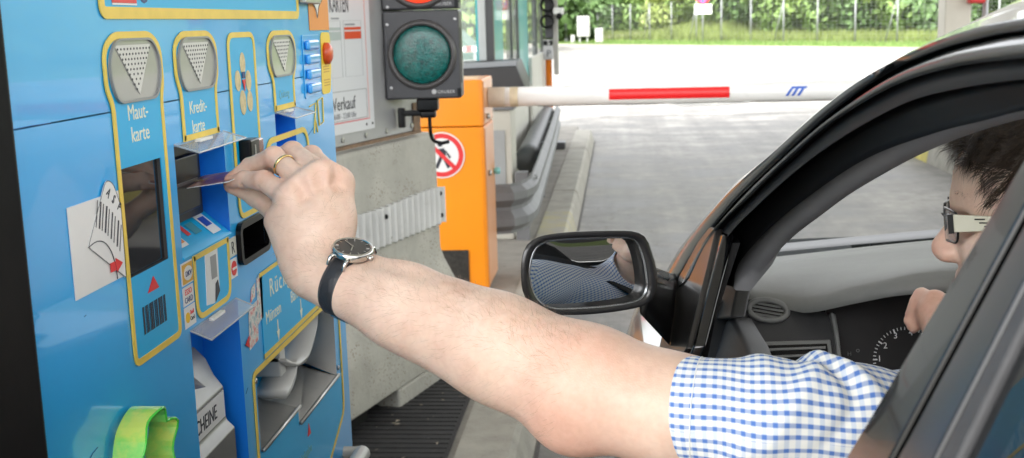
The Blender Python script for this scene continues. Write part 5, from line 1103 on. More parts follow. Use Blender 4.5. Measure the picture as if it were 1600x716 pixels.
# ---- dashboard
def row(pts, ysd): return resample([W(a, b_, y) for (a, b_), y in zip(pts, ysd)], 40)
R0 = row([(1100, 412), (1215, 401), (1340, 387), (1460, 375), (1750, 348)], [1.93]*5)
R1 = row([(1120, 436), (1185, 429), (1320, 415), (1460, 402), (1750, 376)], [1.74]*5)
R2 = row([(1130, 452), (1180, 452), (1235, 462), (1275, 462), (1350, 444), (1460, 425), (1750, 405)], [1.64, 1.64, 1.60, 1.57, 1.53, 1.50, 1.48])
R3 = row([(1130, 464), (1180, 463), (1238, 478), (1270, 480), (1350, 463), (1440, 450), (1750, 432)], [1.61, 1.61, 1.575, 1.545, 1.50, 1.47, 1.45])
R4 = row([(1130, 470), (1180, 469), (1240, 486), (1272, 488), (1350, 472), (1440, 459), (1750, 442)], [1.605, 1.605, 1.57, 1.545, 1.505, 1.475, 1.455])
R0b = R0 + np.array([0, .03, -.03])
mb = MB(); mb.loft([[tuple(p) for p in r_] for r_ in (R0b, R0, lerp(R0, R1, .5), R1, lerp(R1, R2, .33)+np.array([0, 0, .004]), lerp(R1, R2, .7)+np.array([0, 0, .003]), R2, R3, R4)]); mb.build('dashboard_top', M_dash, car, smooth=True)
FP0, FPN = (0, 1.595, 1.06), (0, -.80, .60)
def Fp(px, py, out=0.0): p = onp(px, py, np.array(FP0)+np.array(FPN)*out, FPN); return p
def fpoly(name, pts, m, out, th, bev=0, parent=car):
    n = len(pts); A = [Fp(a, b_, out) for a, b_ in pts]; Bq = [p - np.array(FPN)*th for p in A]; mb = MB()
    mb.add(A+Bq, [tuple(range(n))[::-1], tuple(range(n, 2*n))] + [(i, (i+1) % n, n+(i+1) % n, n+i) for i in range(n)]); return mb.build(name, m, parent, bev=bev)
fpoly('dashboard_face', [(1110, 466), (1180, 466), (1240, 484), (1290, 486), (1307, 500), (1312, 530), (1322, 640), (1100, 640)], M_dashd, 0, .02, .004)
fpoly('binnacle_rim', [(1297, 486), (1306, 490), (1311, 520), (1320, 600), (1314, 600), (1304, 520)], M_dash, .012, .02, .003)
# round vent
vc = np.array([1200, 485.0])
def vring(name, rx, ry, out, rr, m):
    mb = MB(); mb.tube([tuple(Fp(vc[0]+rx*math.cos(a)+ry*.12*math.sin(a), vc[1]+ry*math.sin(a)+rx*.06*math.cos(a), out)) for a in np.linspace(0, 2*math.pi, 33)[:-1]], rr, 6, closed=True); return mb.build(name, m, car, smooth=True)
rv = vring('round_vent', 30, 16, .004, .0045, M_dash)
mb = MB(); q = [tuple(Fp(vc[0]+27*math.cos(a), vc[1]+13.5*math.sin(a), .003)) for a in np.linspace(0, 2*math.pi, 25)[:-1]]; mb.add(q, [tuple(range(24))]); mb.build('vent_duct', M_blk, rv)
for k in (-1.5, -.5, .5, 1.5):
    dy = k*5.6; hw = 25*math.sqrt(max(.1, 1-(dy/14)**2)); mb = MB(); a_, b__ = Fp(vc[0]-hw, vc[1]+dy-hw*.14, .006), Fp(vc[0]+hw, vc[1]+dy+hw*.20, .006); mb.loft([[tuple(p+np.array([0, 0, o_])) for p in (a_, b__)] for o_ in (-.0012, .0012)] , False); mb.loft([[tuple(p+np.array([0, o2, .0012])) for p in (a_, b__)] for o2 in (0, .006)]); mb.build('slat', M_dash, rv)
# square vent
fr = fpoly('square_vent', [(1177, 534), (1298, 530), (1306, 590), (1184, 592)], M_dash, .006, .006, .002); fpoly('vent_duct', [(1192, 540), (1292, 537), (1300, 590), (1196, 592)], M_blk, .0075, .001, 0, fr)
for k in range(4): fpoly('slat', [(1193+k*2, 545+k*11), (1290+k*2, 541+k*11), (1290+k*2, 544.5+k*11), (1193+k*2, 548.5+k*11)], M_dash, .010, .004, 0, fr)
fpoly('vent_wheel', [(1181, 540), (1190, 540), (1196, 590), (1187, 590)], M_dashd, .010, .004, .001, fr); fpoly('wheel_mark', [(1180, 540), (1189, 540), (1190, 546), (1181, 546)], mat('faint print', (.22, .22, .22), .5), .0105, .0004, 0, fr)
# instrument cluster
IP0 = np.array([0, 1.60, 1.02]); IPN = np.array([0, -.94, .34])
def Ip(px, py, out=0.0): return onp(px, py, IP0+IPN*out, IPN)
def ipoly(name, pts, m, out, parent=car, th=.001):
    A = [Ip(a, b_, out) for a, b_ in pts]; n = len(A); mb = MB(); Bq = [p-IPN*th for p in A]; mb.add(A+Bq, [tuple(range(n))[::-1], tuple(range(n, 2*n))] + [(i, (i+1) % n, n+(i+1) % n, n+i) for i in range(n)]); return mb.build(name, m, parent)
cl = ipoly('instrument_cluster', [(1290, 470), (1560, 420), (1600, 700), (1300, 700)], mat('cluster black', (.004, .004, .005), .4), 0, th=.004)
M_dial = mat('dial white', (.75, .75, .75), .5)
ic, rad = np.array([1415., 562.]), 50.
for k in range(24):
    a = R(146 + k*6.8); big = k % 5 == 0; r0_, r1_ = rad*(.88 if big else .93), rad*1.02; w_ = 1.1 if big else .55; dv_ = np.array([math.cos(a), math.sin(a)]); nv = np.array([-dv_[1], dv_[0]])*w_
    ipoly('dial_tick', [tuple(ic+dv_*r0_-nv), tuple(ic+dv_*r1_-nv), tuple(ic+dv_*r1_+nv), tuple(ic+dv_*r0_+nv)], M_dial, .0016, cl, .0004)
MI = Matrix(((1, 0, 0), (0, .34, -.94), (0, .94, .34)))
for ch, px, py in (('1', 1371, 565), ('2', 1380, 544.5), ('3', 1396, 529), ('4', 1420, 524)): text('dial_numeral', ch, .0120, Ip(px, py, .002), MI, M_dial, cl)
text('dial_numeral', 'H', .008, Ip(1324, 556, .002), MI, mat('dim dial print', (.12, .12, .12), .5), cl); text('dial_numeral', '\u00b0', .018, Ip(1337, 560, .002), MI, MATS['dim dial print'], cl)
# wiper and cowl at the windscreen foot
mb = MB(); mb.loft([[tuple(np.array(W(a, b_, 2.02))+np.array(o_)) for a, b_ in ((1180, 398), (1215, 394), (1330, 383), (1480, 370), (1750, 345))] for o_ in ((0, 0, 0), (0, .05, .004), (0, .12, -.02))]); mb.build('cowl', M_blk, car, smooth=True)
mb = MB(); mb.tube([tuple(W(a, b_, 2.08)) for a, b_ in ((1330, 384), (1390, 374), (1430, 368), (1520, 360))], .006, 6); mb.tube([tuple(W(a, b_, 2.06)) for a, b_ in ((1360, 386), (1430, 377), (1520, 368))], .008, 6); mb.build('wiper', M_blk, car, smooth=True)
# steering wheel, seats
swc = Vector((.50, 1.34, .89)); Msw = Matrix.Translation(swc) @ Matrix.Rotation(R(62), 4, 'X')
mb = MB(); mb.tube([Msw @ Vector((.185*math.cos(a), .185*math.sin(a), 0)) for a in np.linspace(0, 2*math.pi, 49)[:-1]], .015, 10, closed=True); sw = mb.build('steering_wheel', M_dashd, car, smooth=True)
mb = MB(); mb.lathe([(.001, -.03), (.06, -.03), (.075, 0), (.06, .02), (.001, .03)], 20, Msw); mb.build('hub', M_dashd, sw, smooth=True)
for a in (0, 90, 180): mb = MB(); mb.box((.05, -.018, -.012), (.18, .018, .006), Msw @ Matrix.Rotation(R(a+180), 4, 'Z')); mb.build('spoke', M_dashd, sw, bev=.006)
for xs_ in (.47, 1.2):
    mb = MB(); q = resample([(.98, .50), (.80, .52), (.52, .55), (.44, .60)], 10)
    mb.loft([[(xs_+sx_*.25, y, z-.05+.03*abs(sx_)**3) for y, z in q] for sx_ in np.linspace(-1, 1, 9)] ); st = mb.build('seat_cushion', M_cloth, car, smooth=True); so_ = st.modifiers.new('s', 'SOLIDIFY'); so_.thickness = .12
    mb = MB(); q = resample([(.60, .5), (.50, .75), (.42, 1.0), (.38, 1.13)], 10); mb.loft([[(xs_+sx_*(.25-.05*max(0, z-.85)/.3), y+.05*abs(sx_)**2, z) for y, z in q] for sx_ in np.linspace(-1, 1, 9)]); sb = mb.build('seat_back', M_cloth, car, smooth=True); so_ = sb.modifiers.new('s', 'SOLIDIFY'); so_.thickness = .10; so_.offset = 1
    mb = MB(); mb.box((xs_-.13, .30, 1.15), (xs_+.13, .39, 1.33)); mb.build('headrest', M_cloth, car, bev=.035, seg=4)
mb = MB(); mb.box((.17, 1.70, .5), (1.5, 1.93, 1.02)); mb.build('dashboard_core', M_blk, car)
mb = MB(); mb.box((.1, .3, .24), (2*XC-.1, 1.9, .27)); mb.build('floor_pan', M_cloth, car)
mb = MB(); mb.box((2*XC-.14, -.7, .25), (2*XC-.09, 1.6, .98)); mb.build('right_door_card', M_dashd, car)
mb = MB(); mb.box((.15, -.9, .3), (2*XC-.15, -.55, .95)); mb.build('rear_bench', M_cloth, car, bev=.05)

# ================================================================== DRIVER
# the body is one smooth-blended distance field turned into a mesh
class Field:
    def __init__(s, xs, ys, zs):
        s.ax = [np.asarray(a, np.float32) for a in (xs, ys, zs)]; s.F = np.full([len(a) for a in s.ax], .05, np.float32)
    def _sub(s, lo, hi):
        sl = []
        for a, l, h in zip(s.ax, lo, hi):
            i, j = np.searchsorted(a, l), np.searchsorted(a, h); sl.append(slice(max(0, i-1), min(len(a), j+1)))
        return tuple(sl)
    def _pts(s, sl):
        return np.meshgrid(*[a[k] for a, k in zip(s.ax, sl)], indexing='ij')
    def _mix(s, sl, d, k, sub=False):
        a = s.F[sl]
        if sub:
            h = np.clip(.5 - .5*(a+d)/k, 0, 1); s.F[sl] = a*(1-h) + (-d)*h + k*h*(1-h)
        else:
            h = np.clip(.5 + .5*(a-d)/k, 0, 1); s.F[sl] = a*(1-h) + d*h - k*h*(1-h)
    def cone(s, a, b, ra, rb, k=.008, flat=None, sub=False):
        a, b = np.asarray(a, float), np.asarray(b, float); r_ = max(ra, rb) + k + .012
        lo = np.minimum(a, b)-r_; hi = np.maximum(a, b)+r_; sl = s._sub(lo, hi)
        if any(x.stop-x.start < 2 for x in sl): return
        X, Y, Z = s._pts(sl); d = b-a; L2 = max(1e-9, d@d)
        t = np.clip(((X-a[0])*d[0]+(Y-a[1])*d[1]+(Z-a[2])*d[2])/L2, 0, 1)
        wx, wy, wz = X-a[0]-t*d[0], Y-a[1]-t*d[1], Z-a[2]-t*d[2]
        if flat is not None:
            n, f = np.asarray(flat[0], float), flat[1]; n = n/np.linalg.norm(n); q = (wx*n[0]+wy*n[1]+wz*n[2])*(f-1); wx, wy, wz = wx+q*n[0], wy+q*n[1], wz+q*n[2]
        s._mix(sl, np.sqrt(wx*wx+wy*wy+wz*wz) - (ra+(rb-ra)*t), k, sub)
    def ell(s, c, B, rad, k=.01, sub=False):
        c = np.asarray(c, float); r_ = max(rad)+k+.012; sl = s._sub(c-r_, c+r_)
        if any(x.stop-x.start < 2 for x in sl): return
        X, Y, Z = s._pts(sl); X, Y, Z = X-c[0], Y-c[1], Z-c[2]; q = 0; g = 0
        for b, r in zip(B, rad):
            u = X*b[0]+Y*b[1]+Z*b[2]; q = q + (u/r)**2; g = g + (u/(r*r))**2
        q = np.sqrt(q)+1e-9; s._mix(sl, q*(q-1)/(np.sqrt(g)+1e-9), k, sub)
    def mesh(s):
        F = s.F; I = F < 0; n = [k-1 for k in F.shape]
        def c(i, j, k, A): return A[i:i+n[0], j:j+n[1], k:k+n[2]]
        al = np.ones(n, bool); an = np.zeros(n, bool)
        for i in (0, 1):
            for j in (0, 1):
                for k in (0, 1): q = c(i, j, k, I); al &= q; an |= q
        act = an & ~al; ci = np.argwhere(act); cid = np.full(n, -1, np.int32); cid[act] = np.arange(len(ci))
        co = [(i, j, k) for i in (0, 1) for j in (0, 1) for k in (0, 1)]
        val = {o: F[ci[:, 0]+o[0], ci[:, 1]+o[1], ci[:, 2]+o[2]] for o in co}
        pos = {o: np.stack([s.ax[d][ci[:, d]+o[d]] for d in range(3)], 1) for o in co}
        acc = np.zeros((len(ci), 3)); cnt = np.zeros(len(ci))
        for o in co:
            for d in range(3):
                if o[d] == 0:
                    o2 = tuple(1 if e == d else o[e] for e in range(3)); va, vb = val[o], val[o2]; m = (va < 0) != (vb < 0)
                    t = np.where(m, va/np.where(m, va-vb, 1), 0)[:, None]; acc += np.where(m[:, None], pos[o]+(pos[o2]-pos[o])*t, 0); cnt += m
        V = acc/np.maximum(cnt, 1)[:, None]; Fs = []
        for d in range(3):
            e, f = (d+1) % 3, (d+2) % 3
            A = np.take(I, range(0, F.shape[d]-1), d); Bq = np.take(I, range(1, F.shape[d]), d); X = A != Bq
            ix = np.argwhere(X); ix = ix[(ix[:, e] > 0) & (ix[:, f] > 0) & (ix[:, e] < n[e]) & (ix[:, f] < n[f])]
            q = []
            for de, df in ((-1, -1), (0, -1), (0, 0), (-1, 0)):
                w = ix.copy(); w[:, e] += de; w[:, f] += df; q.append(cid[w[:, 0], w[:, 1], w[:, 2]])
            q = np.stack(q, 1); fl = ~A[tuple(ix.T)]; q[fl] = q[fl][:, ::-1]; Fs.append(q)
        return V, np.vstack(Fs)
def np_mesh(V, F, me=None, name='mesh'):
    me = bpy.data.meshes.new(name); me.vertices.add(len(V)); me.vertices.foreach_set('co', np.asarray(V, np.float32).ravel())
    me.loops.add(F.size); me.loops.foreach_set('vertex_index', F.astype(np.int32).ravel()); me.polygons.add(len(F)); me.polygons.foreach_set('loop_start', np.arange(0, F.size, 4, dtype=np.int32))
    me.update(calc_edges=True); me.polygons.foreach_set('use_smooth', np.ones(len(F), bool)); return me
def relax(V, F, it, lam=.5):
    e = np.vstack([F[:, [0, 1]], F[:, [1, 2]], F[:, [2, 3]], F[:, [3, 0]]]); e = np.vstack([e, e[:, ::-1]])
    deg = np.bincount(e[:, 0], minlength=len(V))[:, None]
    for i in range(it):
        S_ = np.stack([np.bincount(e[:, 0], V[e[:, 1], k], len(V)) for k in range(3)], 1)/np.maximum(deg, 1)
        V = V + (S_-V)*(lam if i % 2 == 0 else -lam*1.04)
    return V

driver = tag(empty('person', (.47, .95, .45)), 'driver in a blue check shirt reaching his left arm to the machine', 'person')
# ---- skin
M_skin = bpy.data.materials.new('skin'); M_skin.use_nodes = True; nt = M_skin.node_tree; L = nt.links; b = nt.nodes['Principled BSDF']
tc = nt.nodes.new('ShaderNodeTexCoord'); n1 = nt.nodes.new('ShaderNodeTexNoise'); n1.inputs['Scale'].default_value = 26; n1.inputs['Detail'].default_value = 7; n1.inputs['Roughness'].default_value = .65; L.new(tc.outputs['Object'], n1.inputs['Vector'])
cr = nt.nodes.new('ShaderNodeValToRGB'); L.new(n1.outputs['Fac'], cr.inputs[0]); el = cr.color_ramp.elements
el[0].position = .30; el[0].color = (.64, .43, .33, 1); el[1].position = .72; el[1].color = (.75, .56, .45, 1); e = el.new(.5); e.color = (.70, .50, .39, 1)
n2 = nt.nodes.new('ShaderNodeTexNoise'); n2.inputs['Scale'].default_value = 160; n2.inputs['Detail'].default_value = 4; L.new(tc.outputs['Object'], n2.inputs['Vector'])
mx = nt.nodes.new('ShaderNodeMix'); mx.data_type = 'RGBA'; mx.blend_type = 'MULTIPLY'; mx.inputs['Factor'].default_value = .16; L.new(cr.outputs[0], mx.inputs['A']); 
cr2 = nt.nodes.new('ShaderNodeValToRGB'); cr2.color_ramp.elements[0].color = (.72, .6, .55, 1); cr2.color_ramp.elements[0].position = .35; cr2.color_ramp.elements[1].position = .6; L.new(n2.outputs['Fac'], cr2.inputs[0]); L.new(cr2.outputs[0], mx.inputs['B']); an_ = nt.nodes.new('ShaderNodeAttribute'); an_.attribute_name = 'blush'; mb_ = nt.nodes.new('ShaderNodeMix'); mb_.data_type = 'RGBA'; mb_.blend_type = 'MULTIPLY'; mb_.inputs['B'].default_value = (1.0, .70, .64, 1)
L.new(an_.outputs['Fac'], mb_.inputs['Factor']); L.new(mx.outputs['Result'], mb_.inputs['A']); L.new(mb_.outputs['Result'], b.inputs['Base Color'])
b.inputs['Roughness'].default_value = .48; b.inputs['Subsurface Weight'].default_value = .22; b.inputs['Subsurface Radius'].default_value = (1, .35, .2); b.inputs['Subsurface Scale'].default_value = .006
vo = nt.nodes.new('ShaderNodeTexVoronoi'); vo.inputs['Scale'].default_value = 650; L.new(tc.outputs['Object'], vo.inputs['Vector'])
bp1 = nt.nodes.new('ShaderNodeBump'); bp1.inputs['Strength'].default_value = .22; bp1.inputs['Distance'].default_value = .0006; L.new(vo.outputs['Distance'], bp1.inputs['Height'])
n4 = nt.nodes.new('ShaderNodeTexNoise'); n4.inputs['Scale'].default_value = 75; n4.inputs['Detail'].default_value = 3; L.new(tc.outputs['Object'], n4.inputs['Vector'])
bp2 = nt.nodes.new('ShaderNodeBump'); bp2.inputs['Strength'].default_value = .30; bp2.inputs['Distance'].default_value = .0012; L.new(n4.outputs['Fac'], bp2.inputs['Height']); L.new(bp1.outputs[0], bp2.inputs['Normal']); L.new(bp2.outputs[0], b.inputs['Normal'])

# ---- joints of the left arm (places in the lane, metres)
wrist = W(503, 424, 1.105); elbow = W(926, 606, .985); cuffc = W(1048, 642, .965); shl = W(1452, 705, .975)
vax = (elbow-wrist)/np.linalg.norm(elbow-wrist)
tocam = np.array([0, 0, CAM_H]) - W(553, 395, 1.09); tocam /= np.linalg.norm(tocam)
upim = np.array(W(553+24, 395-44, 1.09)) - np.array(W(553, 395, 1.09)); upim /= np.linalg.norm(upim)
dors = .89*upim + .45*tocam; dors -= vax*(dors@vax); dors /= np.linalg.norm(dors)      # back-of-wrist direction
side_v = np.cross(vax, dors)
FA = Field(np.arange(-.475, .13, .0019), np.arange(.87, 1.28, .0019), np.arange(.93, 1.36, .0019))
def arm(Fd):
    # forearm: two bones' worth of muscle, flattening to the wrist
    m1 = lerp(wrist, elbow, .33); m2 = lerp(wrist, elbow, .68)
    Fd.cone(wrist-vax*.01, m1, .0270, .0345, .02, (dors, 1.18)); Fd.cone(wrist+side_v*.010, m1+side_v*.005, .0235, .033, .02); Fd.cone(wrist-side_v*.010, m1-side_v*.004, .0235, .033, .02)
    Fd.cone(m1, m2, .0385, .0460, .02); Fd.cone(m2, elbow, .0465, .0480, .02)
    Fd.cone(lerp(wrist, elbow, .45)-dors*.004, lerp(wrist, elbow, .92)-dors*.012, .036, .042, .02)
    Fd.cone(lerp(wrist, elbow, .5)+dors*.010, lerp(wrist, elbow, .95)+dors*.010, .028, .031, .02)
    ole = W(893, 660, .985); Fd.ell(ole, np.eye(3), (.026, .026, .024), .03)
    Fd.cone(elbow, cuffc, .0475, .0445, .03); Fd.cone(cuffc, shl, .044, .048, .03)
    # forearm tendon hollows
    Fd.cone(lerp(wrist, elbow, .05)+dors*.040+side_v*.004, lerp(wrist, elbow, .40)+dors*.056+side_v*.006, .008, .010, .016, sub=True)
HJ = {  # finger joints: knuckle, middle joint, end joint, tip ; px, py, distance
    'pinky': [(452, 310, 1.125), (412, 283, 1.146), (382, 280.5, 1.158), (358.5, 284.5, 1.162)],
    'ring': [(480, 290, 1.132), (428, 245, 1.160), (390, 260, 1.176), (360, 280, 1.174)],
    'middle': [(505, 274, 1.142), (457, 238, 1.188), (405, 258, 1.208), (366, 279, 1.194)],
    'index': [(529, 287, 1.158), (487, 244, 1.215), (424, 258, 1.232), (372, 281, 1.210)]}
HR = {'pinky': (.0135, .0108, .0090, .0062), 'ring': (.0140, .0104, .0088, .0062), 'middle': (.0145, .0112, .0092, .0075), 'index': (.0145, .0112, .0094, .0078)}
J = {k: [np.array(W(*p)) for p in v] for k, v in HJ.items()}
def hand(Fd):
    car = {'pinky': W(480, 420, 1.105), 'ring': W(490, 424, 1.10), 'middle': W(510, 420, 1.102), 'index': W(524, 412, 1.112)}
    for k in J:
        m = lerp(car[k], J[k][0], .5); Fd.cone(car[k], m, .0165, .0162, .016); Fd.cone(m, J[k][0], .0162, HR[k][0], .016)
    # knuckle heads and tendons over the back of the hand
    bk = np.cross(J['index'][0]-J['pinky'][0], wrist-J['middle'][0]); bk /= np.linalg.norm(bk)
    if bk @ tocam < 0: bk = -bk
    for k in J:
        kn = J[k][0] + bk*.0035; Fd.ell(kn, np.eye(3), (.0112,)*3 if k != 'pinky' else (.0100,)*3, .016)
        Fd.cone(lerp(car[k], J[k][0], .35)+bk*.0125, J[k][0]+bk*.0105, .0022, .0030, .007)
    for k1, k2 in (('pinky', 'ring'), ('ring', 'middle'), ('middle', 'index')):
        c = lerp(J[k1][0], J[k2][0], .5); Fd.cone(c+bk*.0185-(J[k1][0]-wrist)*.10, c+bk*.0185+(J[k1][0]-wrist)*.06, .0022, .002, .014, sub=True)
    # heel and ball of the hand
    Fd.cone(W(464, 398, 1.112), W(436, 346, 1.128), .0180, .0155, .016); Fd.cone(W(490, 400, 1.130), W(470, 350, 1.150), .020, .016, .02)
    # fingers
    for k in J:
        a, b_, c, d = J[k]; r_ = HR[k]
        Fd.cone(a, b_, r_[0]*.86, r_[1]*.97, .0045); Fd.cone(b_, c, r_[1]*.97, r_[2], .0022); Fd.cone(c, d, r_[2]*.98, r_[3], .0020)
        Fd.ell(b_, np.eye(3), (r_[1]*1.03,)*3, .0035); Fd.ell(c, np.eye(3), (r_[2]*1.02,)*3, .0025)
    # thumb, held behind the fingers against the card
    t0, t1, t2, t3 = [np.array(W(*p)) for p in ((478, 398, 1.135), (440, 340, 1.176), (402, 305, 1.190), (362, 290, 1.172))]
    Fd.cone(t0, t1, .020, .0145, .018); Fd.cone(t1, t2, .0128, .0115, .006); Fd.cone(t2, t3, .0115, .0085, .005); Fd.ell(t2, np.eye(3), (.0122,)*3, .006)
    # web between thumb and palm
    Fd.cone(lerp(t0, t1, .8), lerp(J['index'][0], wrist, .3), .011, .012, .02)
    # joint creases of the little finger
    q = J['pinky']; 
    for c, w in ((q[1], .9), (q[2], .75)):
        Fd.cone(c+np.array([.0, -.0105*w, -.004]), c+np.array([.0, -.006*w, -.010]), .0012, .0012, .003, sub=True)
arm(FA); hand(FA)
Va, Fa = FA.mesh(); Va = relax(Va, Fa, 4)
keep = np.linalg.norm(Va-np.array(FA.ax[0][0]), axis=1) > -1
del FA
# ---- head, neck, trunk, right arm and thighs
hf = np.array([-.958, .262, -.10]); hf /= np.linalg.norm(hf); hl = np.cross((0, 0, 1), hf); hl /= np.linalg.norm(hl); hu = np.cross(hf, hl)   # face forward, its left, up
if hl[1] > 0: pass
NT = np.array(W(1454, 392, 1.185))
def Hd(f, l, u): return NT + hf*f + hl*l + hu*u
HB = (hf, hl, hu)
def ax_(lo, hi, a, b_, fine, coarse): return np.r_[np.arange(lo, a, coarse), np.arange(a, b_, fine), np.arange(b_, hi, coarse)]
FB = Field(ax_(.03, .90, .30, .60, .0026, .005), ax_(.55, 1.62, 1.08, 1.34, .0026, .005), ax_(.40, 1.40, 1.08, 1.40, .0026, .006))
def head(Fd):
    Fd.ell(Hd(-.130, 0, .070), HB, (.098, .078, .088), .02); Fd.ell(Hd(-.095, 0, .045), HB, (.066, .068, .075), .03); Fd.ell(Hd(-.082, 0, -.010), HB, (.056, .058, .068), .03)
    Fd.ell(Hd(-.044, 0, -.062), HB, (.026, .026, .020), .025)
    for s_ in (-1, 1):
        Fd.cone(Hd(-.044, s_*.020, -.062), Hd(-.110, s_*.056, -.030), .018, .020, .03)                 # jaw
        Fd.cone(Hd(-.036, s_*.010, .052), Hd(-.055, s_*.042, .052), .010, .010, .014)                  # brow
        Fd.ell(Hd(-.056, s_*.038, .006), HB, (.022, .02, .018), .02)                                   # cheek
        Fd.ell(Hd(-.0365, s_*.032, .030), HB, (.014, .017, .011), .010, sub=True)                      # eye socket
        Fd.ell(Hd(-.052, s_*.031, .031), HB, (.013,)*3, .004)                                          # lid and ball
        Fd.ell(Hd(-.019, s_*.0125, -.002), HB, (.012, .0085, .008), .008)                              # nostril wing
        Fd.ell(Hd(-.012, s_*.006, -.0105), HB, (.004, .0028, .004), .003, sub=True)
        Fd.ell(Hd(-.125, s_*.078, .012), HB, (.020, .008, .032), .006); Fd.ell(Hd(-.122, s_*.086, .014), HB, (.011, .006, .018), .005, sub=True)   # ear
    Fd.cone(Hd(-.041, 0, .042), Hd(-.0145, 0, .0035), .0085, .0125, .012); Fd.cone(Hd(-.030, 0, .024), Hd(-.016, 0, .004), .009, .0115, .008)
    Fd.cone(Hd(-.030, -.018, -.0300), Hd(-.030, .018, -.0300), .0072, .0072, .010); Fd.cone(Hd(-.0315, -.016, -.0415), Hd(-.0315, .016, -.0415), .0078, .0078, .010)
    Fd.cone(Hd(-.0215, -.020, -.0355), Hd(-.0215, .020, -.0355), .0016, .0016, .004, sub=True)
nb = np.array([.520, 1.10, 1.035]); shR = np.array([.72, .97, .985]); shL = shl
def trunk(Fd, g=0.0):
    Fd.cone(Hd(-.135, 0, -.05), nb, .056+g, .060+g, .03); Fd.cone(nb, shL, .056+g, .052+g, .05); Fd.cone(nb, shR, .058+g, .066+g, .05)
    Fd.cone((.40, 1.00, .96), (.44, .93, .62), .115+g, .120+g, .06); Fd.cone((.60, .98, .94), (.52, .93, .62), .115+g, .120+g, .06); Fd.cone((.48, .93, .60), (.48, .88, .52), .15+g, .155+g, .06)
eR = np.array([.66, 1.15, .80]); wR = np.array(W(1490, 520, 1.33))
def rarm(Fd):
    Fd.cone(shR, eR, .058, .047, .03); Fd.cone(eR, wR, .045, .029, .02)
    palm = np.array(W(1466, 490, 1.36)); Fd.cone(wR, palm, .026, .024, .02)
    for k, (a, b_, c) in enumerate((((1458, 470, 1.37), (1440, 462, 1.40), (1428, 478, 1.41)), ((1456, 480, 1.365), (1434, 474, 1.395), (1424, 490, 1.40)), ((1456, 492, 1.36), (1432, 486, 1.39), (1421, 501, 1.39)), ((1458, 504, 1.355), (1438, 500, 1.385), (1427, 512, 1.385)))):
        a, b_, c = np.array(W(*a)), np.array(W(*b_)), np.array(W(*c)); Fd.cone(a, b_, .0105, .0095, .006); Fd.cone(b_, c, .0092, .0075, .004)
    Fd.cone(W(1478, 488, 1.35), W(1462, 466, 1.37), .012, .009, .008)
head(FB); trunk(FB); rarm(FB)
for s_ in (-.1, .1): FB.cone((.48+s_, .88, .53), (.48+s_*1.3, 1.36, .60), .085, .062, .04); FB.cone((.48+s_*1.3, 1.36, .60), (.48+s_, 1.55, .44), .058, .05, .03)
Vb, Fb = FB.mesh(); Vb = relax(Vb, Fb, 4); del FB
body_me = np_mesh(np.vstack([Va, Vb]), np.vstack([Fa, Fb+len(Va)]), name='body'); body_me.materials.append(M_skin)
VV = np.vstack([Va, Vb]); bl_ = np.zeros(len(VV))
for k in J:
    for q, rr, am in ((J[k][0], .016, .55), (J[k][1], .013, .7), (J[k][2], .010, .5), (J[k][3], .012, .9)): bl_ = np.maximum(bl_, am*np.exp(-((VV-q)**2).sum(1)/(rr*rr)))
for q, rr, am in ((W(893, 672, .965), .05, .7), (W(905, 560, .95), .045, .45), (Hd(-.01, 0, .0), .022, .8), (Hd(-.06, -.05, .0), .03, .6), (W(1445, 480, 1.37), .05, .7)): bl_ = np.maximum(bl_, am*np.exp(-((VV-np.array(q))**2).sum(1)/(rr*rr)))
at = body_me.attributes.new('blush', 'FLOAT', 'POINT'); at.data.foreach_set('value', bl_.astype(np.float32))
body = bpy.data.objects.new('body', body_me); COL.objects.link(body); body.parent = driver; body.matrix_parent_inverse = Matrix.Translation(-driver.location)

# ---- shirt
M_shirt = bpy.data.materials.new('blue check cotton'); M_shirt.use_nodes = True; nt = M_shirt.node_tree; L = nt.links; b = nt.nodes['Principled BSDF']; b.inputs['Roughness'].default_value = .85
uvn = nt.nodes.new('ShaderNodeUVMap'); uvn.uv_map = 'UVMap'; sp_ = nt.nodes.new('ShaderNodeSeparateXYZ'); L.new(uvn.outputs[0], sp_.inputs[0])
def node(op, a, b_=None, c=None):
    n = nt.nodes.new('ShaderNodeMath'); n.operation = op
    for i, v in enumerate((a, b_, c)):
        if v is None: continue
        if hasattr(v, 'links') or hasattr(v, 'is_output'): L.new(v, n.inputs[i])
        else: n.inputs[i].default_value = v
    return n.outputs[0]
def stripe(src, period, duty, soft=.06):
    f = node('FRACT', node('MULTIPLY', src, 1/period)); d = node('ABSOLUTE', node('SUBTRACT', f, .5))
    mr = nt.nodes.new('ShaderNodeMapRange'); mr.inputs['From Min'].default_value = duty/2+soft; mr.inputs['From Max'].default_value = duty/2-soft; L.new(d, mr.inputs['Value']); return mr.outputs[0]
sA = stripe(sp_.outputs[1], .0090, .40); sB = stripe(sp_.outputs[0], .0073, .44)
def mixc(fac, A, Bc):
    m_ = nt.nodes.new('ShaderNodeMix'); m_.data_type = 'RGBA'; m_.blend_type = 'MULTIPLY'
    if hasattr(fac, 'is_output'): L.new(fac, m_.inputs['Factor'])
    if isinstance(A, tuple): m_.inputs['A'].default_value = A
    else: L.new(A, m_.inputs['A'])
    m_.inputs['B'].default_value = Bc; return m_.outputs['Result']
c1_ = mixc(sA, (.80, .80, .76, 1), (.41, .50, .75, 1)); c2_ = mixc(sB, c1_, (.74, .81, .95, 1)); c3_ = mixc(node('MULTIPLY', sA, sB), c2_, (.33, .55, .90, 1)); L.new(c3_, b.inputs['Base Color'])
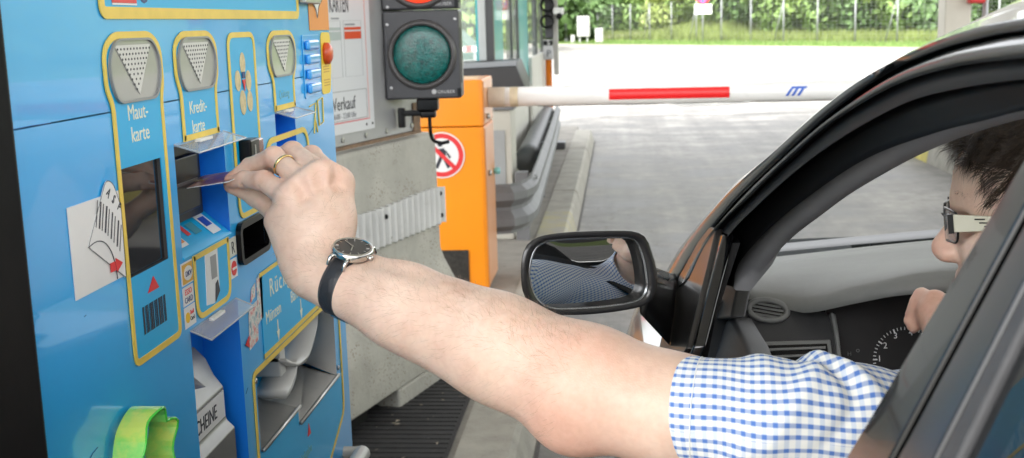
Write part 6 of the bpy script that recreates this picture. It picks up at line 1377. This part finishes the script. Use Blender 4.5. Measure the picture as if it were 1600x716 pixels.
wv = nt.nodes.new('ShaderNodeTexNoise'); wv.inputs['Scale'].default_value = 500; tcs = nt.nodes.new('ShaderNodeTexCoord'); L.new(tcs.outputs['Object'], wv.inputs['Vector']); bps = nt.nodes.new('ShaderNodeBump'); bps.inputs['Strength'].default_value = .15; bps.inputs['Distance'].default_value = .0005; L.new(wv.outputs['Fac'], bps.inputs['Height']); L.new(bps.outputs[0], b.inputs['Normal'])
FS = Field(ax_(.10, .90, .2, .75, .005, .006), np.arange(.60, 1.30, .005), np.arange(.45, 1.22, .005))
trunk(FS, .010); FS.cone(shR, lerp(shR, eR, .55), .070, .066, .03); FS.cone(lerp(shl, cuffc, .2), shl, .056, .060, .04)
# folds across the front
for i in range(9):
    z = .60+.05*i; FS.cone((.36, 1.09+.01*math.sin(i*2.1), z), (.62, 1.08+.012*math.cos(i*1.7), z+.05*math.sin(i*1.3)), .012, .010, .03)
FS.cone(Hd(-.135, 0, -.10), Hd(-.135, 0, .15), .064, .064, .006, sub=True)
Vs, Fs_ = FS.mesh(); Vs = relax(Vs, Fs_, 6); del FS
me = np_mesh(Vs, Fs_, name='shirt'); me.materials.append(M_shirt); uvl = me.uv_layers.new(name='UVMap'); vi = np.empty(len(me.loops), int); me.loops.foreach_get('vertex_index', vi)
uvs = np.stack([Vs[:, 0]+.5*Vs[:, 1], Vs[:, 2]-Vs[:, 1]], 1); uvl.data.foreach_set('uv', uvs[vi].astype(np.float32).ravel())
shirt = bpy.data.objects.new('shirt', me); COL.objects.link(shirt); shirt.parent = driver; shirt.matrix_parent_inverse = Matrix.Translation(-driver.location)
# short sleeve with folds
cen = resample([W(1049, 641, .963), W(1120, 648, .955), W(1240, 660, .950), W(1360, 674, .962), W(1450, 705, .975)], 90)
rad = np.interp(np.linspace(0, 1, 90), [0, .25, .5, .75, 1], [.0488, .0500, .0528, .0560, .060])
NU = 96; rows = []; uv = []; sl_len = np.r_[0, np.cumsum(np.linalg.norm(np.diff(cen, axis=0), axis=1))]
for i in range(90):
    t = cen[min(i+1, 89)]-cen[max(i-1, 0)]; t /= np.linalg.norm(t); a = np.cross(t, (0, 0, 1)); a /= np.linalg.norm(a); c = np.cross(a, t); s = i/89; r_ = []
    for k in range(NU+1):
        th = 2*math.pi*k/NU; ca, sa = math.cos(th), math.sin(th)
        # diagonal pull folds from the armpit, strongest on top and front
        w1 = math.sin(th*2.0 + s*9.0)*.0016 + math.sin(th*3.0 - s*16 + 1.0)*.0014*(s > .1)
        f1 = .0062*math.exp(-((s-.43-.10*math.sin(th-.8))/.045)**2)*max(0, math.cos(th-1.2))**.6 if math.cos(th-1.2) > 0 else 0
        f2 = .0055*math.exp(-((s-.57-.13*math.cos(th))/.035)**2)*max(0, math.sin(th))
        f3 = -.0050*math.exp(-((s-.50-.08*math.sin(th*2))/.03)**2)*max(0, math.sin(th+.3))
        f4 = .003*math.exp(-((s-.24-.10*math.cos(th-1))/.05)**2)
        rr = rad[i] + w1*min(1, .3+2*s) + f1 + f2 + f3 + f4
        if i < 3: rr -= .0006*(3-i)
        p = cen[i] + a*(rr*ca) + c*(rr*sa); r_.append(tuple(p)); uv.append((sl_len[i] + .004*math.sin(th), th*.0505+.0006*math.sin(s*25)))
    rows.append(r_)
nV = len(rows)*(NU+1)
mb = MB(); mb.loft(rows); inn = [tuple(cen[0] + (np.array(p)-cen[0])*.975) for p in rows[0]]; inn2 = [tuple(cen[6] + (np.array(p)-cen[6])*.955) for p in rows[6]]
mb.loft([rows[0], inn, inn2]); uv += uv[:NU+1] + [(-.002, v[1]) for v in uv[:NU+1]] + [(-.02, v[1]) for v in uv[:NU+1]]
slv = mb.build('sleeve', M_shirt, shirt, smooth=True, fix=False, uv=uv)
# stitched hem a few centimetres from the cuff
mb = MB(); mb.tube([tuple(cen[9]+(np.array(p)-cen[9])*1.004) for p in rows[9][:-1]], .0005, 4, closed=True); mb.build('hem_stitch', M_shirt, shirt)

# ---- seat belt
bl = [W(0, 0, 1)]*0
def surf(x, z): return 1.12 - .02*abs(x-.48)/.1
q = resample([(.27, .84, 1.13), (.345, 1.02, 1.125), (.40, 1.135, 1.04), (.48, 1.175, .92), (.56, 1.165, .78), (.65, 1.09, .62)], 30); mb = MB(); rws = []
for i in range(30):
    t = q[min(i+1, 29)]-q[max(i-1, 0)]; t /= np.linalg.norm(t); a = np.cross(t, (0, 1, .2)); a /= np.linalg.norm(a); rws.append([tuple(q[i]+a*.024), tuple(q[i]+a*.008+np.array([0, .003, 0])), tuple(q[i]-a*.008+np.array([0, .003, 0])), tuple(q[i]-a*.024)])
mb.loft(rws); sbelt = mb.build('seat_belt', M_cloth, car, smooth=True); so_ = sbelt.modifiers.new('s', 'SOLIDIFY'); so_.thickness = .0015

# ---- hair of the head
M_hair = mat('dark brown hair', (.050, .033, .022), .42, var=.5, vscale=200, spec=.4)
FH = Field(np.arange(.28, .70, .003), np.arange(1.02, 1.36, .003), np.arange(1.16, 1.40, .003))
FH.ell(Hd(-.136, 0, .080), HB, (.103, .084, .088), .01); FH.ell(Hd(-.165, 0, .03), HB, (.075, .080, .06), .03)
FH.ell(Hd(-.080, 0, .110), HB, (.044, .062, .028), .02); FH.ell(Hd(-.030, 0, .000), HB, (.066, .10, .102), .010, sub=True); FH.ell(Hd(-.07, -.09, -.01), HB, (.06, .03, .06), .01, sub=True); FH.ell(Hd(-.07, .09, -.01), HB, (.06, .03, .06), .01, sub=True)
Vh, Fh = FH.mesh(); Vh = relax(Vh, Fh, 4); del FH
me = np_mesh(Vh, Fh, name='hair'); me.materials.append(M_hair); hair = bpy.data.objects.new('hair', me); COL.objects.link(hair); hair.parent = driver; hair.matrix_parent_inverse = Matrix.Translation(-driver.location)
r = np.random.default_rng(5); V = []; F = []
hc = Hd(-.136, 0, .070)
loc = np.stack([(Vh-hc)@hf, (Vh-hc)@hl, (Vh-hc)@hu], 1)
rn = np.sqrt((loc[:, 0]/.103)**2 + (loc[:, 1]/.084)**2 + (loc[:, 2]/.096)**2)
pool = np.where((rn > .90) & (loc[:, 2] > -.02))[0]; front = pool[loc[pool, 0] > .03]
cl_ = r.choice(len(Vh), 500); ct = r.normal(0, 1, (500, 3))
for i in np.r_[r.choice(pool, 3500), r.choice(front, 4200)]:
    p = Vh[i]; n = loc[i]/np.array([.103**2, .084**2, .096**2]); n = hf*n[0]+hl*n[1]+hu*n[2]; n /= np.linalg.norm(n)
    ci_ = int((loc[i, 1]*90) % 25)*20 + int((loc[i, 0]*110+loc[i, 2]*70) % 20); cj = ct[ci_ % 500]
    g = hf*.55 - hu*.22 + hl*cj[0]*.4 + hu*.2*cj[1]; g -= n*(g@n)*.85; g /= np.linalg.norm(g)
    ln_ = r.uniform(.014, .028)*(1+.25*cj[1]*.5); w = np.cross(g, n); w = w/(np.linalg.norm(w)+1e-9)*.00030; k = len(V); jit = r.normal(0, .12, 3)
    p1 = p + (g+jit*.5)*ln_*.35 + n*.004; p2 = p1 + (g*.8 - hu*.35 + hl*cj[0]*.15 + jit)*ln_*.35 + n*(.003+.002*cj[2]); p3 = p2 + (g*.5 - hu*.65 + hl*cj[0]*.25 + jit)*ln_*.35
    V += [p-w, p+w, p1-w, p1+w, p2-w*.7, p2+w*.7, p3]; F += [(k, k+1, k+3, k+2), (k+2, k+3, k+5, k+4), (k+4, k+5, k+6)]
o = obj('hair_strands', V, F, M_hair, hair); o['kind'] = 'stuff'
# eyebrow
V = []; F = []
for i in range(260):
    s_ = 1 if i % 2 else -1; u = r.uniform(0, 1); p = Hd(-.0275-.018*u*u, s_*(.012+.034*u), .0555+.004*math.sin(u*3)+r.normal(0, .0016)); g = hl*s_*.8 + hu*.35 + hf*.25; w = np.cross(g, hf); w = w/np.linalg.norm(w)*.0002; k = len(V); ln_ = r.uniform(.006, .010); V += [p-w, p+w, p+g*ln_]; F.append((k, k+1, k+2))
o = obj('eyebrow', V, F, M_hair, hair); o['kind'] = 'stuff'
# ---- forearm hair
M_ahair = mat('arm hair', (.30, .19, .12), .5)
nrm = np.zeros_like(Va); fn = np.cross(Va[Fa[:, 2]]-Va[Fa[:, 0]], Va[Fa[:, 3]]-Va[Fa[:, 1]])
for k in range(4): 
    for d in range(3): nrm[:, d] += np.bincount(Fa[:, k], fn[:, d], len(Va))
nrm /= np.linalg.norm(nrm, axis=1)[:, None]+1e-9
u_ = (Va-wrist)@vax/np.linalg.norm(elbow-wrist); dd = nrm@dors; sd = nrm@side_v
cand = np.where((u_ > -.22) & (u_ < .98) & (dd > -.75))[0]; V = []; F = []
for i in r.choice(cand, 4600):
    if u_[i] < .12 and (u_[i] < -.05 and r.random() < .75): continue
    if .06 < u_[i] < .18: continue
    if r.random() > .35 + .65*max(0, dd[i]): continue
    p, n = Va[i], nrm[i]; g = -vax*r.uniform(.2, .8) - dors*.55*(1-abs(dd[i])) + side_v*r.normal(-.25, .45) + n*.22; g -= n*(g@n)*.75; g /= np.linalg.norm(g); ln_ = r.uniform(.007, .017); w = np.cross(g, n); w = w/(np.linalg.norm(w)+1e-9)*.00005; k = len(V)
    p1 = p+g*ln_*.5+n*.0016; p2 = p+g*ln_+n*.0012; V += [p-w, p+w, p1-w, p1+w, p2]; F += [(k, k+1, k+3, k+2), (k+2, k+3, k+4)]
o = obj('arm_hair', V, F, M_ahair, body); o['kind'] = 'stuff'
# ---- ring
rc = lerp(J['ring'][0], J['ring'][1], .70); rd_ = (J['ring'][1]-J['ring'][0]); rd_ /= np.linalg.norm(rd_); ra = np.cross(rd_, (0, 0, 1)); ra /= np.linalg.norm(ra); rb_ = np.cross(ra, rd_)
mb = MB(); rws = []
for k in range(40):
    a = 2*math.pi*k/40; e = ra*math.cos(a)+rb_*math.sin(a); rws.append([tuple(rc+e*R_+rd_*h) for R_, h in ((.0114, -.0017), (.0124, -.0012), (.0126, 0), (.0124, .0012), (.0114, .0017))])
mb.loft(rws, closed_u=True, closed_v=True); mb.build('ring', mat('gold', (.85, .62, .28), .18, metal=1.0), driver, smooth=True)
# ---- wrist watch
wt = empty('wristwatch', (0, 0, 0)); wt.parent = driver; wt.matrix_parent_inverse = Matrix.Translation(-driver.location)
wc = np.array(W(550, 445, 1.095)); wc = wrist + vax*((wc-wrist)@vax)
M_str = mat('black leather strap', (.022, .022, .025), .42, var=.3, vscale=60, bump=.4, bscale=180); rws = []
for k in range(64):
    a = 2*math.pi*k/64; e = dors*math.sin(a)*.0315 + side_v*math.cos(a)*.0358; hw = .0112 - .0012*abs(math.cos(a/2+.3)); n = e/np.linalg.norm(e)
    rws.append([tuple(wc+e+vax*h+n*o_) for h, o_ in ((-hw, 0), (-hw, .0016), (-hw*.8, .0026), (hw*.8, .0026), (hw, .0016), (hw, 0))])
mb = MB(); mb.loft(rws, closed_u=True, closed_v=True); mb.build('strap', M_str, wt, smooth=True)
for h in (-.0076, .0076):
    mb = MB(); mb.tube([tuple(np.mean(r_, axis=0)*0 + wc + (np.array(r_[2])+np.array(r_[3]))/2 - wc + vax*h + (np.array(r_[2])-np.array(r_[0]))*.02) for r_ in rws], .0004, 4, closed=True); mb.build('stitching', mat('grey thread', (.08, .08, .085), .7), wt)
Mwt = Matrix((Vector(vax), Vector(side_v), Vector(dors))).transposed().to_4x4(); Mwt.translation = Vector(wc + dors*.0325)
M_chr = mat('polished steel', (.62, .61, .58), .18, metal=1.0, var=.05)
mb = MB(); mb.lathe([(.016, -.001), (.0200, .001), (.0208, .004), (.0208, .0065), (.0195, .0088), (.0178, .0092), (.0176, .0080)], 48, Mwt); mb.build('case', M_chr, wt, smooth=True)
mb = MB(); mb.lathe([(.0001, .0082), (.0176, .0082), (.0176, .0079), (.0001, .0079)], 40, Mwt); dl = mb.build('dial', mat('watch dial black', (.010, .010, .012), .3, coat=.8), wt)
for k in range(12):
    mb = MB(); Mk = Mwt @ Matrix.Rotation(R(30*k), 4, 'Z'); mb.box((.0135, -.0005, .0083), (.0165, .0005, .0087), Mk); mb.build('hour_mark', M_chr, dl)
for ang, l, w_ in ((60, .0095, .0006), (200, .0140, .0004)): mb = MB(); mb.box((-.002, -w_, .0089), (l, w_, .0092), Mwt @ Matrix.Rotation(R(ang), 4, 'Z')); mb.build('pointer', M_chr, dl)
for s_ in (-1, 1):
    for t_ in (-1, 1):
        mb = MB(); mb.tube([Mwt @ Vector((t_*.0088, s_*.017, .004)), Mwt @ Vector((t_*.0092, s_*.0225, .0015)), Mwt @ Vector((t_*.0092, s_*.0262, -.005))], [.0026, .0022, .0016], 6); mb.build('lug', M_chr, wt, smooth=True)
mb = MB(); mb.tube([Mwt @ Vector((.0205, 0, .004)), Mwt @ Vector((.0240, 0, .004))], .0026, 10); mb.build('crown', M_chr, wt, smooth=True)
bk_ = wc - dors*.034; mb = MB(); mb.box((-.012, -.014, -.003), (.012, .014, .003), Matrix((Vector(vax), Vector(side_v), Vector(-dors))).transposed().to_4x4()); mb.v = [(v[0]+bk_[0], v[1]+bk_[1], v[2]+bk_[2]) for v in mb.v]; mb.build('buckle', M_chr, wt, bev=.002)
# ---- glasses
gs = empty('glasses', (0, 0, 0)); gs.parent = driver; gs.matrix_parent_inverse = Matrix.Translation(-driver.location)
M_gf = mat('glasses black', (.012, .012, .012), .3); M_gt = mat('cream temple', (.68, .66, .52), .35, var=.06)
for s_ in (-1, 1):
    def Gp(f, l, u): return tuple(Hd(f, l*s_, u))
    mb = MB(); pl_ = round_poly([(.008, .012), (.052, .016), (.056, .046), (.008, .046)], .008, 4)
    mb.prism(pl_, lambda l_, u_2, k: Hd(-.0165-.010*(l_/.05)**2+k, s_*l_, u_2), .0022); mb.build('lens', mat('spectacle lens', (.35, .36, .36), .05, alpha=.35), gs)
    mb = MB(); mb.tube([Hd(-.0160-.010*(l_/.05)**2, s_*l_, u_2) for l_, u_2 in pl_], .0013, 6, closed=True); mb.build('rim', M_gf, gs, smooth=True)
    mb = MB(); mb.add([Gp(-.024, .0565, .0455), Gp(-.072, .073, .0425), Gp(-.072, .073, .0300), Gp(-.024, .0565, .0280), Gp(-.024, .0585, .0455), Gp(-.072, .076, .0425), Gp(-.072, .076, .0300), Gp(-.024, .0585, .0280)], [(0, 1, 2, 3), (4, 7, 6, 5), (0, 4, 5, 1), (1, 5, 6, 2), (2, 6, 7, 3), (3, 7, 4, 0)]); mb.build('temple', M_gt, gs, bev=.001)
    mb = MB(); mb.box((0, 0, 0), (1, 1, 1)); mb.v = [Hd(-.019-.005*v[0], s_*(.0560+.0028*v[1]), .0270+.019*v[2]) for v in mb.v]; mb.build('end_piece', M_gf, gs)
    mb = MB(); mb.tube([Gp(-.072, .0745, .036), Gp(-.11, .079, .036), Gp(-.125, .080, .020)], .0022, 6); mb.build('temple_tip', M_gf, gs, smooth=True)
    for k in range(3): 
        mb = MB(); mb.tube([Gp(-.043-.004*k, .0672+.0012*k, .041-.0035*k), Gp(-.052-.002*k, .0702+.0006*k, .041-.0035*k)], .0006, 4); mb.build('temple_line', M_gf, gs)
mb = MB(); mb.tube([Hd(-.0160, -.009, .036), Hd(-.0135, 0, .038), Hd(-.0160, .009, .036)], .0012, 6); mb.build('bridge', M_gf, gs, smooth=True)
# trousers over the thighs
mb = MB()
for s_ in (-.1, .1): mb.tube([(.48+s_*.6, .80, .54), (.48+s_, .95, .55), (.48+s_*1.2, 1.2, .59), (.48+s_*1.3, 1.37, .61), (.48+s_*1.2, 1.47, .52), (.48+s_, 1.58, .36)], [.13, .105, .088, .076, .074, .066], 18)
mb.build('trousers', mat('dark denim', (.02, .026, .05), .85, var=.2, vscale=80), driver, smooth=True)

# ------------------------------------------------ lettering becomes plain mesh objects
bpy.context.view_layer.update(); dg = bpy.context.evaluated_depsgraph_get()
for o in [x for x in bpy.data.objects if x.type == 'FONT']:
    me = bpy.data.meshes.new_from_object(o.evaluated_get(dg)); nm = o.name; mw = o.matrix_basis.copy(); par = o.parent; pin = o.matrix_parent_inverse.copy()
    bpy.data.objects.remove(o); n = bpy.data.objects.new(nm, me); COL.objects.link(n); n.matrix_basis = mw; n.parent = par
    if par is not None: n.matrix_parent_inverse = pin
bpy.context.view_layer.update()
